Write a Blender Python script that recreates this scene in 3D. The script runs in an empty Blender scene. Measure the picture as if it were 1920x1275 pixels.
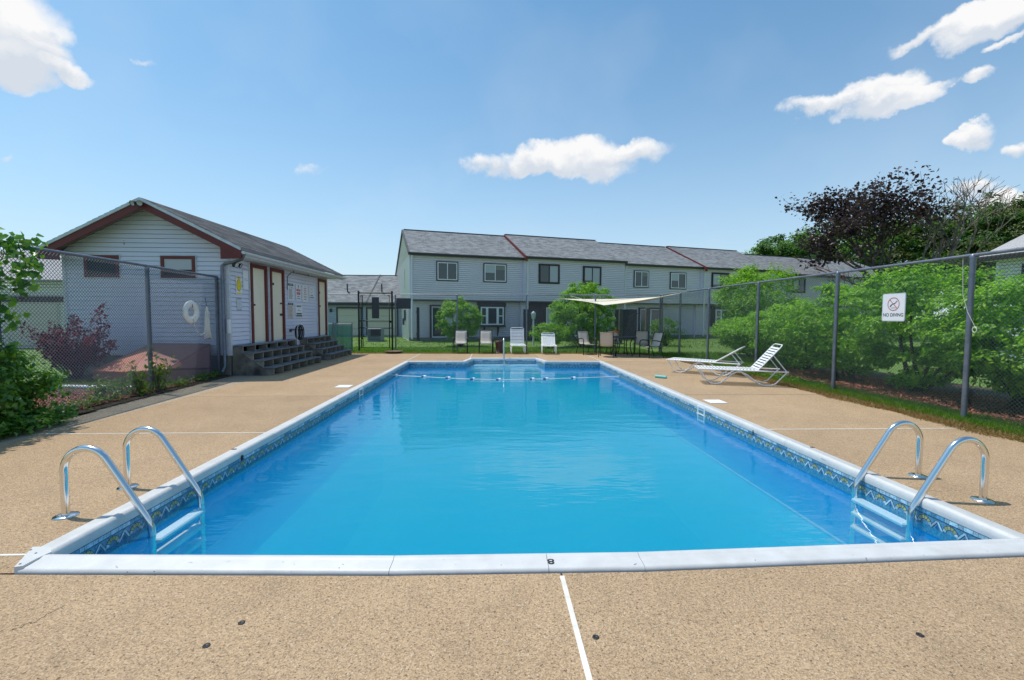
import bpy, math, random
import numpy as np
from mathutils import Vector, Matrix

# ------------------------------------------------------------------ camera, sky, sun, exposure
scene = bpy.context.scene
FPX, PITCH, YAW, ROLL, CAMH = 829.72, .0532, .0421, .0047, 1.5
def cam_basis():
    cy, sy, cp, sp = math.cos(YAW), math.sin(YAW), math.cos(PITCH), math.sin(PITCH)
    f = np.array([sy*cp, cy*cp, -sp]); r = np.array([cy, -sy, 0.]); u = np.cross(r, f)
    cr, sr = math.cos(ROLL), math.sin(ROLL)
    return cr*r+sr*u, -sr*r+cr*u, f
CR, CU, CF = cam_basis()
def ray(px, py):
    return CF+CR*(px-960)/FPX-CU*(py-637.5)/FPX
cam_d = bpy.data.cameras.new("camera"); cam = bpy.data.objects.new("camera", cam_d)
scene.collection.objects.link(cam); scene.camera = cam
cam_d.sensor_width = 36; cam_d.lens = FPX/1920*36; cam_d.clip_start = .05; cam_d.clip_end = 2000
cam.matrix_world = Matrix(((CR[0], CU[0], -CF[0], 0), (CR[1], CU[1], -CF[1], 0), (CR[2], CU[2], -CF[2], CAMH), (0, 0, 0, 1)))

scene.view_settings.view_transform = 'Standard'; scene.view_settings.look = 'None'
scene.view_settings.gamma = 1; scene.view_settings.use_curve_mapping = False
scene.cycles.volume_bounces = 2
scene.view_settings.exposure = 0.70
SUN_TO = Vector((-.34, .17, 1)).normalized()
sd = bpy.data.lights.new("sun", 'SUN'); sd.energy = 2.35; sd.angle = math.radians(.55); sd.color = (1, .95, .87)
so = bpy.data.objects.new("sun", sd); scene.collection.objects.link(so)
so.rotation_euler = SUN_TO.to_track_quat('Z', 'Y').to_euler(); so.location = (0, 0, 30)

world = bpy.data.worlds.new("World"); scene.world = world; world.use_nodes = True
def build_world():
    nt = world.node_tree; N = nt.nodes; L = nt.links; N.clear()
    def math_(op, a=None, b=None, c=None, clamp=False):
        n = N.new('ShaderNodeMath'); n.operation = op; n.use_clamp = clamp
        for i, v in enumerate((a, b, c)):
            if v is None: continue
            if isinstance(v, (int, float)): n.inputs[i].default_value = v
            else: L.new(v, n.inputs[i])
        return n.outputs[0]
    sky = N.new('ShaderNodeTexSky'); sky.sky_type = 'NISHITA'; sky.sun_disc = False
    sky.sun_elevation = math.asin(SUN_TO.z); sky.sun_rotation = math.atan2(SUN_TO.x, SUN_TO.y)
    sky.altitude = 0; sky.air_density = 1.0; sky.dust_density = 1.0; sky.ozone_density = 3.0
    geo = N.new('ShaderNodeTexCoord'); vec = geo.outputs['Generated']
    # small turbulence of the direction, for ragged cloud edges
    no = N.new('ShaderNodeTexNoise'); no.inputs['Scale'].default_value = 14; no.inputs['Detail'].default_value = 7; no.inputs['Roughness'].default_value = .58
    L.new(vec, no.inputs['Vector'])
    no2 = N.new('ShaderNodeTexNoise'); no2.inputs['Scale'].default_value = 5; no2.inputs['Detail'].default_value = 3
    L.new(vec, no2.inputs['Vector'])
    sub = N.new('ShaderNodeVectorMath'); sub.operation = 'SUBTRACT'; L.new(no.outputs['Color'], sub.inputs[0]); sub.inputs[1].default_value = (.5, .5, .5)
    sc = N.new('ShaderNodeVectorMath'); sc.operation = 'SCALE'; L.new(sub.outputs[0], sc.inputs[0]); sc.inputs[3].default_value = .085
    ad = N.new('ShaderNodeVectorMath'); ad.operation = 'ADD'; L.new(vec, ad.inputs[0]); L.new(sc.outputs[0], ad.inputs[1])
    dirv = ad.outputs[0]
    # cloud puffs: direction (as seen), half width and half height in px of the 1920 frame, strength
    blobs = [(20,50,95,105,1.15),(75,90,60,70,1),(20,120,80,45,1),(130,140,48,20,.8),(95,55,50,30,.85),
             (1080,292,120,40,1.1),(1180,289,86,27,.95),(985,307,96,27,.95),(910,315,75,24,.9),(1130,315,70,26,.8),
             (1645,172,88,36,1.1),(1705,184,72,28,.9),(1560,192,88,20,.95),(1500,195,50,18,.8),(1620,200,60,25,.8),
             (1830,42,80,38,1.05),(1900,15,75,44,1),(1740,70,66,18,.75),(1795,76,40,16,.8),
             (1832,150,28,17,.75),(1817,267,36,22,.95),(1912,268,28,22,.95),(1882,80,34,12,.6),
             (1895,385,60,30,1.0),(1815,362,48,24,.9),(1620,440,60,20,.7),(272,112,20,12,.42),(590,320,34,14,.4),(2,292,18,16,.6),
             (700,-420,420,200,.75),(1500,-500,330,160,.8),(200,-330,260,120,.7),(1050,-230,200,60,.55)]
    acc = None; accv = None
    for (px, py, wx, hy, st) in blobs:
        d = Vector(ray(px, py)); D = d.length; d = d/D
        right = Vector((d.y, -d.x, 0)).normalized(); up = right.cross(d)
        k = 1/(FPX*D)
        a = N.new('ShaderNodeVectorMath'); a.operation = 'DOT_PRODUCT'; L.new(dirv, a.inputs[0]); a.inputs[1].default_value = right/(wx*k*1.02)
        b = N.new('ShaderNodeVectorMath'); b.operation = 'DOT_PRODUCT'; L.new(dirv, b.inputs[0]); b.inputs[1].default_value = up/(hy*k*.98)
        c = N.new('ShaderNodeVectorMath'); c.operation = 'DOT_PRODUCT'; L.new(dirv, c.inputs[0]); c.inputs[1].default_value = d
        u, w = a.outputs['Value'], math_('SUBTRACT', b.outputs['Value'], up.dot(d)/(hy*k*.98))
        r2 = math_('ADD', math_('MULTIPLY', u, u), math_('MULTIPLY', w, w))
        m = math_('MULTIPLY', math_('SUBTRACT', 1.0, r2, clamp=False), st)
        m = math_('MULTIPLY', math_('MAXIMUM', m, 0.0), math_('GREATER_THAN', c.outputs['Value'], 0.0))
        acc = m if acc is None else math_('MAXIMUM', acc, m)
        sh = math_('MULTIPLY', m, w)
        accv = sh if accv is None else math_('ADD', accv, sh)
    nz = math_('MULTIPLY', math_('SUBTRACT', no.outputs['Fac'], .5), 1.7)
    dens = math_('ADD', acc, math_('MULTIPLY', nz, math_('MINIMUM', math_('MULTIPLY', acc, 3.0), 1.0)))
    mr = N.new('ShaderNodeMapRange'); mr.interpolation_type = 'SMOOTHSTEP'; L.new(dens, mr.inputs['Value'])
    mr.inputs['From Min'].default_value = .06; mr.inputs['From Max'].default_value = .80
    wisp = N.new('ShaderNodeMapRange'); L.new(no2.outputs['Fac'], wisp.inputs['Value']); wisp.inputs['From Min'].default_value = .5; wisp.inputs['From Max'].default_value = .95
    wisp.inputs['To Max'].default_value = .16
    fac = math_('MAXIMUM', mr.outputs['Result'], wisp.outputs['Result'], clamp=True)
    shade = N.new('ShaderNodeMapRange'); L.new(math_('ADD', accv, math_('MULTIPLY', nz, .5)), shade.inputs['Value'])
    shade.inputs['From Min'].default_value = -.35; shade.inputs['From Max'].default_value = .25
    ccol = N.new('ShaderNodeMix'); ccol.data_type = 'RGBA'; L.new(shade.outputs['Result'], ccol.inputs[0])
    ccol.inputs[6].default_value = (2.75, 3.0, 3.35, 1); ccol.inputs[7].default_value = (3.95, 3.95, 3.95, 1)
    tint = N.new('ShaderNodeMix'); tint.data_type = 'RGBA'; tint.blend_type = 'MULTIPLY'; tint.inputs[0].default_value = 1
    L.new(sky.outputs[0], tint.inputs[6]); tint.inputs[7].default_value = SKY_TINT
    # pale aerosol veil, thickest at the horizon, the same all the way round
    sx = N.new('ShaderNodeSeparateXYZ'); L.new(vec, sx.inputs[0])
    hz = math_('MULTIPLY', math_('POWER', math_('SUBTRACT', 1.0, math_('ABSOLUTE', sx.outputs['Z'])), 3.5), .88, clamp=True)
    veil = N.new('ShaderNodeMix'); veil.data_type = 'RGBA'; L.new(hz, veil.inputs[0]); L.new(tint.outputs[2], veil.inputs[6]); veil.inputs[7].default_value = (2.95, 3.35, 3.8, 1)
    mx = N.new('ShaderNodeMix'); mx.data_type = 'RGBA'; L.new(fac, mx.inputs[0]); L.new(veil.outputs[2], mx.inputs[6]); L.new(ccol.outputs[2], mx.inputs[7])
    bg = N.new('ShaderNodeBackground'); bg.inputs['Strength'].default_value = .15; L.new(mx.outputs[2], bg.inputs['Color'])
    out = N.new('ShaderNodeOutputWorld'); L.new(bg.outputs[0], out.inputs['Surface'])
SKY_TINT = (.41, .645, .67, 1)
build_world()

# ------------------------------------------------------------------ helpers
rng = np.random.default_rng(7); random.seed(7)
C = scene.collection
def gz(px, py, z=0.):
    d = ray(px, py); t = (z-CAMH)/d[2]; return Vector((t*d[0], t*d[1], z))
def gy(px, py, y):
    d = ray(px, py); t = y/d[1]; return Vector((t*d[0], y, CAMH+t*d[2]))
def gx(px, py, x):
    d = ray(px, py); t = x/d[0]; return Vector((x, t*d[1], CAMH+t*d[2]))

class M:
    "collects faces; build() links them as one mesh object"
    def __init__(s): s.v = []; s.f = []; s.mi = []; s.sm = []
    def face(s, pts, mi=0, sm=False):
        n = len(s.v); s.v += [tuple(p) for p in pts]; s.f.append(tuple(range(n, n+len(pts)))); s.mi.append(mi); s.sm.append(sm); return s
    def raw(s, vs, fs, mi=0, sm=False):
        n = len(s.v); s.v += [tuple(p) for p in vs]
        for f in fs: s.f.append(tuple(i+n for i in f)); s.mi.append(mi); s.sm.append(sm)
        return s
    def box(s, x0, x1, y0, y1, z0, z1, mi=0):
        return s.raw([(x0,y0,z0),(x1,y0,z0),(x1,y1,z0),(x0,y1,z0),(x0,y0,z1),(x1,y0,z1),(x1,y1,z1),(x0,y1,z1)],
                     [(0,3,2,1),(4,5,6,7),(0,1,5,4),(1,2,6,5),(2,3,7,6),(3,0,4,7)], mi)
    def bbox(s, x0, x1, y0, y1, z0, z1, b=.004, mi=0):
        "box with chamfered long edges (all vertical faces inset at top/bottom)"
        r = [(x0,x1,y0,y1)]
        rings = [(z0, b), (z0+b, 0), (z1-b, 0), (z1, b)]
        vs = []
        for z, i in rings:
            vs += [(x0+i,y0+i,z),(x1-i,y0+i,z),(x1-i,y1-i,z),(x0+i,y1-i,z)]
        fs = [(3,2,1,0),(12,13,14,15)]
        for k in range(3):
            for j in range(4): fs.append((4*k+j, 4*k+(j+1)%4, 4*k+4+(j+1)%4, 4*k+4+j))
        return s.raw(vs, fs, mi)
    def prism(s, poly, z0, z1, mi=0):
        n = len(poly); vs = [(x,y,z0) for x,y in poly]+[(x,y,z1) for x,y in poly]
        fs = [tuple(range(n-1,-1,-1)), tuple(range(n,2*n))]+[(i,(i+1)%n,n+(i+1)%n,n+i) for i in range(n)]
        return s.raw(vs, fs, mi)
    def solid(s, quad, thick, mi=0):
        "polygon in space given a thickness along its normal (both ways)"
        p = [Vector(q) for q in quad]; nrm = (p[1]-p[0]).cross(p[2]-p[0]).normalized()*thick/2; n = len(p)
        vs = [q-nrm for q in p]+[q+nrm for q in p]
        fs = [tuple(range(n-1,-1,-1)), tuple(range(n,2*n))]+[(i,(i+1)%n,n+(i+1)%n,n+i) for i in range(n)]
        return s.raw(vs, fs, mi)
    def tube(s, pts, r, n=8, mi=0, cap=True, closed=False):
        P = [Vector(p) for p in pts]; m = len(P); rs = r if isinstance(r, (list, tuple)) else [r]*m
        T = []
        for i in range(m):
            a = P[(i-1) % m] if (closed or i > 0) else P[i]; b = P[(i+1) % m] if (closed or i < m-1) else P[i]
            T.append((b-a).normalized())
        up = Vector((0,0,1)) if abs(T[0].z) < .9 else Vector((1,0,0))
        nrm = (up-T[0]*up.dot(T[0])).normalized(); vs = []
        for i in range(m):
            nrm = (nrm-T[i]*nrm.dot(T[i])).normalized(); bn = T[i].cross(nrm)
            for k in range(n):
                a = 2*math.pi*k/n; vs.append(P[i]+(nrm*math.cos(a)+bn*math.sin(a))*rs[i])
        fs = []
        for i in range(m if closed else m-1):
            j = (i+1) % m
            for k in range(n): fs.append((i*n+k, i*n+(k+1)%n, j*n+(k+1)%n, j*n+k))
        s.raw(vs, fs, mi, True)
        if cap and not closed:
            s.raw(vs[:n], [tuple(range(n-1,-1,-1))], mi); s.raw(vs[-n:], [tuple(range(n))], mi)
        return s
    def cyl(s, c, r, h, n=16, mi=0): return s.tube([c, (c[0],c[1],c[2]+h)], r, n, mi)
    def lathe(s, prof, c=(0,0,0), n=20, mi=0):
        vs = []
        for r, z in prof:
            for k in range(n):
                a = 2*math.pi*k/n; vs.append((c[0]+r*math.cos(a), c[1]+r*math.sin(a), c[2]+z))
        fs = [(i*n+k, i*n+(k+1)%n, (i+1)*n+(k+1)%n, (i+1)*n+k) for i in range(len(prof)-1) for k in range(n)]
        return s.raw(vs, fs, mi, True)
    def build(s, name, mats, parent=None, loc=None, kind=None):
        me = bpy.data.meshes.new(name); me.from_pydata(s.v, [], s.f)
        for m in (mats if isinstance(mats, (list, tuple)) else [mats]): me.materials.append(m)
        me.polygons.foreach_set('material_index', s.mi); me.polygons.foreach_set('use_smooth', s.sm); me.update()
        return link(name, me, parent, loc, kind)
def link(name, data, parent=None, loc=None, kind=None):
    o = bpy.data.objects.new(name, data); C.objects.link(o)
    if parent is not None: o.parent = parent
    if loc is not None: o.location = loc
    if kind: o['kind'] = kind
    return o
def thing(name, label, cat, loc=(0,0,0), rz=0, group=None):
    o = bpy.data.objects.new(name, None); C.objects.link(o); o.location = loc; o.rotation_euler = (0,0,rz); o.empty_display_size = .1
    return tag(o, label, cat, group)
def tag(o, label, cat, group=None):
    o['label'] = label; o['category'] = cat
    if group: o['group'] = group
    return o
def structure(name):
    o = bpy.data.objects.new(name, None); C.objects.link(o); o['kind'] = 'structure'; return o
def copy_tree(o, parent=None):
    c = o.copy(); C.objects.link(c); c.parent = parent
    for ch in list(o.children): copy_tree(ch, c)
    return c
def np_mesh(name, V, F, mat, parent=None, kind=None, smooth=False):
    "V (n,3), F (m,k) faces of equal size"
    V = np.asarray(V, np.float32); F = np.asarray(F, np.int32); m, k = F.shape
    me = bpy.data.meshes.new(name); me.vertices.add(len(V)); me.vertices.foreach_set('co', V.ravel())
    me.loops.add(m*k); me.loops.foreach_set('vertex_index', F.ravel())
    me.polygons.add(m); me.polygons.foreach_set('loop_start', np.arange(0, m*k, k, dtype=np.int32)); me.polygons.foreach_set('loop_total', np.full(m, k, np.int32))
    if smooth: me.polygons.foreach_set('use_smooth', np.ones(m, bool))
    me.materials.append(mat); me.update(calc_edges=True)
    return link(name, me, parent, None, kind)
def unit(v): return v/np.maximum(np.linalg.norm(v, axis=-1, keepdims=True), 1e-9)
def leaf_geo(P, size, nrm, r=None, slim=.5, fold=.25):
    r = r or rng; n = len(P)
    nrm = unit(nrm+r.normal(0, .45, (n,3))); ax = unit(np.cross(nrm, r.normal(0, 1, (n,3)))); bx = np.cross(nrm, ax)
    s = (size*r.uniform(.65, 1.3, n))[:,None]
    tip = P+ax*s-nrm*s*.12; base = P-ax*s*.1
    l = P+ax*s*.42+bx*s*slim*.5+nrm*s*fold*.4; q = P+ax*s*.42-bx*s*slim*.5+nrm*s*fold*.4
    V = np.stack([base, l, tip, q], 1).reshape(-1, 3)
    i = np.arange(n)*4
    F = np.concatenate([np.stack([i, i+2, i+1], 1), np.stack([i, i+3, i+2], 1)])
    return V, F
def leaves(name, P, size, nrm, mat, parent=None, kind=None, slim=.5):
    V, F = leaf_geo(np.asarray(P), size, np.asarray(nrm), slim=slim); return np_mesh(name, V, F, mat, parent, kind)

# ------------------------------------------------------------------ materials
def mat(name, col, rough=.6, metal=0, spec=.5, var=None, vscale=3, bump=0, bscale=40, island=0, fine=None, coat=0):
    "principled; var = second colour mixed by soft noise; island = brightness spread between separate pieces; fine = (scale, amount) speckle"
    m = bpy.data.materials.new(name); m.use_nodes = True; nt = m.node_tree; N = nt.nodes; L = nt.links
    b = N['Principled BSDF']; b.inputs['Roughness'].default_value = rough; b.inputs['Metallic'].default_value = metal
    b.inputs['Specular IOR Level'].default_value = spec; b.inputs['Coat Weight'].default_value = coat
    tc = N.new('ShaderNodeTexCoord').outputs['Object']
    rgb = N.new('ShaderNodeRGB'); rgb.outputs[0].default_value = (*col, 1); cur = rgb.outputs[0]
    if var:
        n = N.new('ShaderNodeTexNoise'); n.inputs['Scale'].default_value = vscale; n.inputs['Detail'].default_value = 5; n.inputs['Roughness'].default_value = .6; L.new(tc, n.inputs['Vector'])
        mr = N.new('ShaderNodeMapRange'); mr.inputs['From Min'].default_value = .35; mr.inputs['From Max'].default_value = .68; L.new(n.outputs['Fac'], mr.inputs['Value'])
        x = N.new('ShaderNodeMix'); x.data_type = 'RGBA'; L.new(mr.outputs[0], x.inputs[0]); L.new(cur, x.inputs[6]); x.inputs[7].default_value = (*var, 1); cur = x.outputs[2]
    def scale_by(cur, val, lo, hi):
        mr = N.new('ShaderNodeMapRange'); mr.inputs['To Min'].default_value = lo; mr.inputs['To Max'].default_value = hi; L.new(val, mr.inputs['Value'])
        h = N.new('ShaderNodeVectorMath'); h.operation = 'SCALE'; L.new(cur, h.inputs[0]); L.new(mr.outputs[0], h.inputs[3]); return h.outputs[0]
    if island:
        cur = scale_by(cur, N.new('ShaderNodeNewGeometry').outputs['Random Per Island'], 1-island, 1+island)
    if fine:
        n = N.new('ShaderNodeTexNoise'); n.inputs['Scale'].default_value = fine[0]; n.inputs['Detail'].default_value = 3; L.new(tc, n.inputs['Vector'])
        mr = N.new('ShaderNodeMapRange'); mr.inputs['From Min'].default_value = .3; mr.inputs['From Max'].default_value = .7; L.new(n.outputs['Fac'], mr.inputs['Value'])
        cur = scale_by(cur, mr.outputs[0], 1-fine[1], 1+fine[1])
    L.new(cur, b.inputs['Base Color'])
    if bump:
        n = N.new('ShaderNodeTexNoise'); n.inputs['Scale'].default_value = bscale; n.inputs['Detail'].default_value = 4; L.new(tc, n.inputs['Vector'])
        bp = N.new('ShaderNodeBump'); bp.inputs['Strength'].default_value = bump; bp.inputs['Distance'].default_value = .02; L.new(n.outputs['Fac'], bp.inputs['Height']); L.new(bp.outputs[0], b.inputs['Normal'])
    return m
def leaf_mat(name, c0, c1, c2, trans=.35, rough=.5, spec=.35):
    m = bpy.data.materials.new(name); m.use_nodes = True; nt = m.node_tree; N = nt.nodes; L = nt.links
    b = N['Principled BSDF']; b.inputs['Roughness'].default_value = rough; b.inputs['Specular IOR Level'].default_value = spec
    g = N.new('ShaderNodeNewGeometry'); cr = N.new('ShaderNodeValToRGB'); e = cr.color_ramp.elements
    e[0].position = 0; e[0].color = (*c0, 1); e[1].position = 1; e[1].color = (*c2, 1); k = e.new(.5); k.color = (*c1, 1)
    L.new(g.outputs['Random Per Island'], cr.inputs[0]); L.new(cr.outputs[0], b.inputs['Base Color'])
    t = N.new('ShaderNodeBsdfTranslucent'); h = N.new('ShaderNodeVectorMath'); h.operation = 'MULTIPLY'; L.new(cr.outputs[0], h.inputs[0]); h.inputs[1].default_value = (1.5, 1.6, .6)
    L.new(h.outputs[0], t.inputs['Color'])
    mx = N.new('ShaderNodeMixShader'); mx.inputs[0].default_value = trans; L.new(b.outputs[0], mx.inputs[1]); L.new(t.outputs[0], mx.inputs[2]); L.new(mx.outputs[0], N['Material Output'].inputs['Surface'])
    return m
def deck_mat(name, a, b_, dark):
    m = bpy.data.materials.new(name); m.use_nodes = True; nt = m.node_tree; N = nt.nodes; L = nt.links
    bs = N['Principled BSDF']; bs.inputs['Roughness'].default_value = .9; bs.inputs['Specular IOR Level'].default_value = .2
    tc = N.new('ShaderNodeTexCoord').outputs['Object']
    def noise(s, d=4, ro=.55):
        n = N.new('ShaderNodeTexNoise'); n.inputs['Scale'].default_value = s; n.inputs['Detail'].default_value = d; n.inputs['Roughness'].default_value = ro; L.new(tc, n.inputs['Vector']); return n.outputs['Fac']
    def rng_(v, a0, a1, t0=0, t1=1):
        r = N.new('ShaderNodeMapRange'); r.inputs['From Min'].default_value = a0; r.inputs['From Max'].default_value = a1; r.inputs['To Min'].default_value = t0; r.inputs['To Max'].default_value = t1; L.new(v, r.inputs['Value']); return r.outputs[0]
    def mix(f, x, y):
        k = N.new('ShaderNodeMix'); k.data_type = 'RGBA'
        L.new(f, k.inputs[0])
        for i, c in ((6, x), (7, y)):
            if isinstance(c, tuple): k.inputs[i].default_value = (*c, 1)
            else: L.new(c, k.inputs[i])
        return k.outputs[2]
    cur = mix(rng_(noise(.9, 6, .65), .35, .68), a, b_)
    cur = mix(rng_(noise(3.5, 5, .7), .52, .80, 0, .6), cur, dark)
    cur = mix(rng_(noise(.45, 7, .72), .58, .70, 0, .22), cur, (dark[0]*.8, dark[1]*.78, dark[2]*.75))
    vo = N.new('ShaderNodeTexVoronoi'); vo.inputs['Scale'].default_value = 170; L.new(tc, vo.inputs['Vector'])
    cell = N.new('ShaderNodeSeparateColor'); L.new(vo.outputs['Color'], cell.inputs[0])
    sc = N.new('ShaderNodeVectorMath'); sc.operation = 'SCALE'; L.new(cur, sc.inputs[0]); L.new(rng_(cell.outputs[0], 0, 1, .66, 1.34), sc.inputs[3]); cur = sc.outputs[0]
    cur = mix(rng_(noise(60, 2), .60, .68, 0, .8), cur, (dark[0]*.35, dark[1]*.33, dark[2]*.33))
    cur = mix(rng_(cell.outputs[1], .975, .99, 0, .5), cur, (.66, .6, .5))
    oi = N.new('ShaderNodeObjectInfo'); s2 = N.new('ShaderNodeVectorMath'); s2.operation = 'SCALE'; L.new(cur, s2.inputs[0]); L.new(rng_(oi.outputs['Random'], 0, 1, .93, 1.06), s2.inputs[3]); cur = s2.outputs[0]
    L.new(cur, bs.inputs['Base Color'])
    bp = N.new('ShaderNodeBump'); bp.inputs['Strength'].default_value = .5; bp.inputs['Distance'].default_value = .004; L.new(vo.outputs['Distance'], bp.inputs['Height']); L.new(bp.outputs[0], bs.inputs['Normal'])
    return m

K = {}
K['deck'] = deck_mat('exposed_aggregate', (.43,.30,.185), (.37,.255,.155), (.28,.20,.13))
K['walk'] = deck_mat('old_concrete', (.42,.33,.235), (.34,.27,.20), (.21,.17,.13))
K['caulk'] = mat('white_caulk', (.78,.76,.70), .7, var=(.6,.56,.48), vscale=8)
K['coping'] = mat('white_vinyl', (.62,.615,.61), .45, var=(.55,.545,.54), vscale=4, bump=.05, bscale=60, fine=(9,.05))
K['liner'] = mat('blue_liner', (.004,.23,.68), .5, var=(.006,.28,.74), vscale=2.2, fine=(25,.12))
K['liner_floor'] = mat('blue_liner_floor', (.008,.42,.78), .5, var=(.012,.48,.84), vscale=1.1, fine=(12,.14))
K['steps'] = mat('pool_step_vinyl', (.80,.88,.92), .4)
K['seam'] = mat('liner_seam_blue', (.22,.50,.72), .5)
K['teal'] = mat('border_teal', (.09,.27,.42), .4, fine=(60,.4), island=.25)
K['teal_l'] = mat('border_light', (.34,.52,.62), .4, fine=(60,.3), island=.3)
K['navy'] = mat('border_navy', (.006,.035,.13), .4)
K['cobalt'] = mat('border_cobalt', (.01,.10,.30), .35)
K['lime'] = mat('border_lime', (.36,.38,.15), .45, island=.25)
K['mark'] = mat('black_marking', (.02,.02,.025), .6)
K['steel'] = mat('stainless_steel', (.80,.79,.77), .16, metal=1, bump=.02, bscale=200)
K['galv'] = mat('galvanised_pipe', (.22,.24,.29), .42, metal=.55, var=(.15,.165,.20), vscale=7, bump=.1, bscale=90)
K['wire_l'] = mat('grey_wire', (.15,.17,.23), .42, metal=.4)
K['wire_g'] = mat('green_vinyl_wire', (.075,.125,.115), .35, spec=.7)
K['slat_g'] = mat('green_privacy_slat', (.006,.20,.15), .5, island=.3)
K['siding'] = mat('grey_vinyl_siding', (.70,.70,.80), .55, var=(.65,.65,.76), vscale=1.5, island=.05, bump=.05)
K['siding_r'] = mat('blue_grey_siding', (.78,.745,.90), .55, var=(.74,.70,.87), vscale=.5)
K['siding_w'] = mat('white_siding', (.84,.84,.86), .55, var=(.80,.80,.83), vscale=.6)
K['siding_d'] = mat('slate_blue_siding', (.46,.52,.72), .55)
K['red'] = mat('oxblood_paint', (.16,.022,.020), .55, var=(.12,.02,.018), vscale=4, bump=.08)
K['cream'] = mat('cream_door_paint', (.86,.77,.60), .5, var=(.80,.71,.55), vscale=2)
K['cream2'] = mat('garage_door_cream', (.62,.57,.48), .6)
K['white'] = mat('white_paint', (.78,.79,.80), .5)
K['wtrim'] = mat('weathered_white_trim', (.62,.65,.68), .6, var=(.5,.53,.55), vscale=6)
K['brown'] = mat('dark_brown_trim', (.035,.022,.020), .5)
K['glass'] = mat('window_glass', (.035,.05,.055), .06, spec=.8)
K['curtain'] = mat('pale_blind', (.42,.45,.47), .25, spec=.6)
K['blind2'] = mat('beige_curtain', (.24,.235,.22), .5)
K['screen'] = mat('window_screen', (.03,.034,.038), .6, spec=.3)
K['roof'] = mat('asphalt_shingle', (.37,.36,.36), .9, var=(.33,.32,.32), vscale=.6, island=.30, fine=(30,.3))
K['roof2'] = mat('weathered_shingle', (.16,.15,.15), .9, var=(.23,.21,.205), vscale=.8, island=.35, fine=(40,.3))
K['found'] = mat('foundation_concrete', (.24,.23,.20), .9, var=(.15,.145,.13), vscale=4, bump=.3)
K['tread'] = mat('grey_stair_board', (.19,.195,.21), .7, var=(.14,.14,.15), vscale=4, bump=.15)
K['stairc'] = mat('stained_stair_side', (.27,.245,.20), .85, var=(.045,.04,.04), vscale=2.6, bump=.3)
K['divid'] = mat('stair_divider', (.33,.30,.25), .8, var=(.2,.18,.15), vscale=5)
K['black'] = mat('black_metal', (.012,.012,.014), .4)
K['rubber'] = mat('black_rubber', (.015,.015,.017), .55)
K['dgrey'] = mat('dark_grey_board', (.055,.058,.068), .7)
K['sling'] = mat('taupe_sling', (.56,.50,.43), .7, fine=(150,.12))
K['strap'] = mat('white_vinyl_strap', (.80,.80,.82), .35)
K['ringw'] = mat('life_ring_foam', (.78,.76,.70), .5, var=(.68,.66,.62), vscale=8)
K['rope'] = mat('white_rope', (.70,.68,.62), .7)
K['float'] = mat('blue_float', (.02,.12,.30), .4)
K['sail'] = mat('cream_sailcloth', (.74,.66,.52), .8, var=(.68,.60,.47), vscale=3)
K['orange'] = mat('orange_cloth', (.85,.22,.04), .7)
K['aqua'] = mat('aqua_foam', (.16,.55,.55), .6)
K['wood'] = mat('dark_fence_board', (.045,.045,.05), .8, var=(.03,.03,.034), vscale=3, island=.3)
K['post_wood'] = mat('weathered_post', (.13,.115,.095), .85, var=(.08,.07,.06), vscale=5)
K['redbox'] = mat('red_brown_hatch', (.60,.25,.17), .6, var=(.50,.20,.13), vscale=1.2, fine=(25,.15))  # paler tone for the sunlit slopes, sunlight painted into the hatch colour
K['redbox2'] = mat('dark_hatch_door', (.38,.17,.13), .65, var=(.30,.13,.10), vscale=2)  # darker copy for front and base, shade painted into the hatch colour
K['bark'] = mat('bark', (.10,.075,.055), .9, var=(.06,.045,.035), vscale=6, bump=.5, bscale=20)
K['bark_p'] = mat('pale_bark', (.22,.18,.14), .9, var=(.09,.07,.06), vscale=3, bump=.5, bscale=20)
K['mulch'] = mat('red_mulch', (.40,.15,.095), .95, var=(.24,.09,.06), vscale=5, island=.5)
K['soil'] = mat('soil', (.055,.038,.028), .95, var=(.09,.06,.04), vscale=4, bump=.6, bscale=14)
K['lawn'] = mat('lawn_ground', (.09,.165,.022), .95, var=(.12,.20,.035), vscale=.7, fine=(40,.3), bump=.2, bscale=30)
K['grass'] = leaf_mat('grass_blade', (.08,.17,.018), (.12,.235,.024), (.18,.29,.045), .4)
K['dry'] = leaf_mat('dry_grass_blade', (.22,.12,.045), (.33,.20,.085), (.16,.14,.04), .25)
K['lf_hedge'] = leaf_mat('hedge_leaf', (.075,.20,.018), (.17,.37,.028), (.33,.55,.055), .45, .45)
K['lf_bush'] = leaf_mat('bush_leaf', (.07,.19,.014), (.16,.34,.022), (.30,.50,.04), .42, .45)
K['lf_dark'] = leaf_mat('dark_tree_leaf', (.035,.10,.018), (.06,.15,.026), (.10,.21,.035), .35)
K['lf_mid'] = leaf_mat('mid_tree_leaf', (.06,.15,.02), (.10,.22,.03), (.15,.28,.04), .38)
K['lf_olive'] = leaf_mat('olive_tree_leaf', (.05,.075,.015), (.075,.10,.02), (.10,.12,.03), .3)
K['lf_maple'] = leaf_mat('purple_maple_leaf', (.028,.018,.025), (.050,.030,.040), (.085,.050,.060), .2, .4)
K['lf_smoke'] = leaf_mat('purple_shrub_leaf', (.05,.012,.03), (.13,.02,.05), (.26,.03,.08), .3)
K['lf_vine'] = leaf_mat('vine_leaf', (.04,.13,.025), (.085,.22,.035), (.19,.37,.05), .4, .38, .55)
K['lf_weed'] = leaf_mat('weed_leaf', (.08,.16,.02), (.14,.24,.03), (.20,.30,.05), .4)
K['lf_red'] = leaf_mat('red_leaf', (.20,.015,.01), (.32,.03,.015), (.15,.02,.01), .3)
K['yellow'] = mat('sign_yellow', (.78,.60,.02), .5)
K['signw'] = mat('sign_white', (.80,.80,.82), .45)
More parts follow.
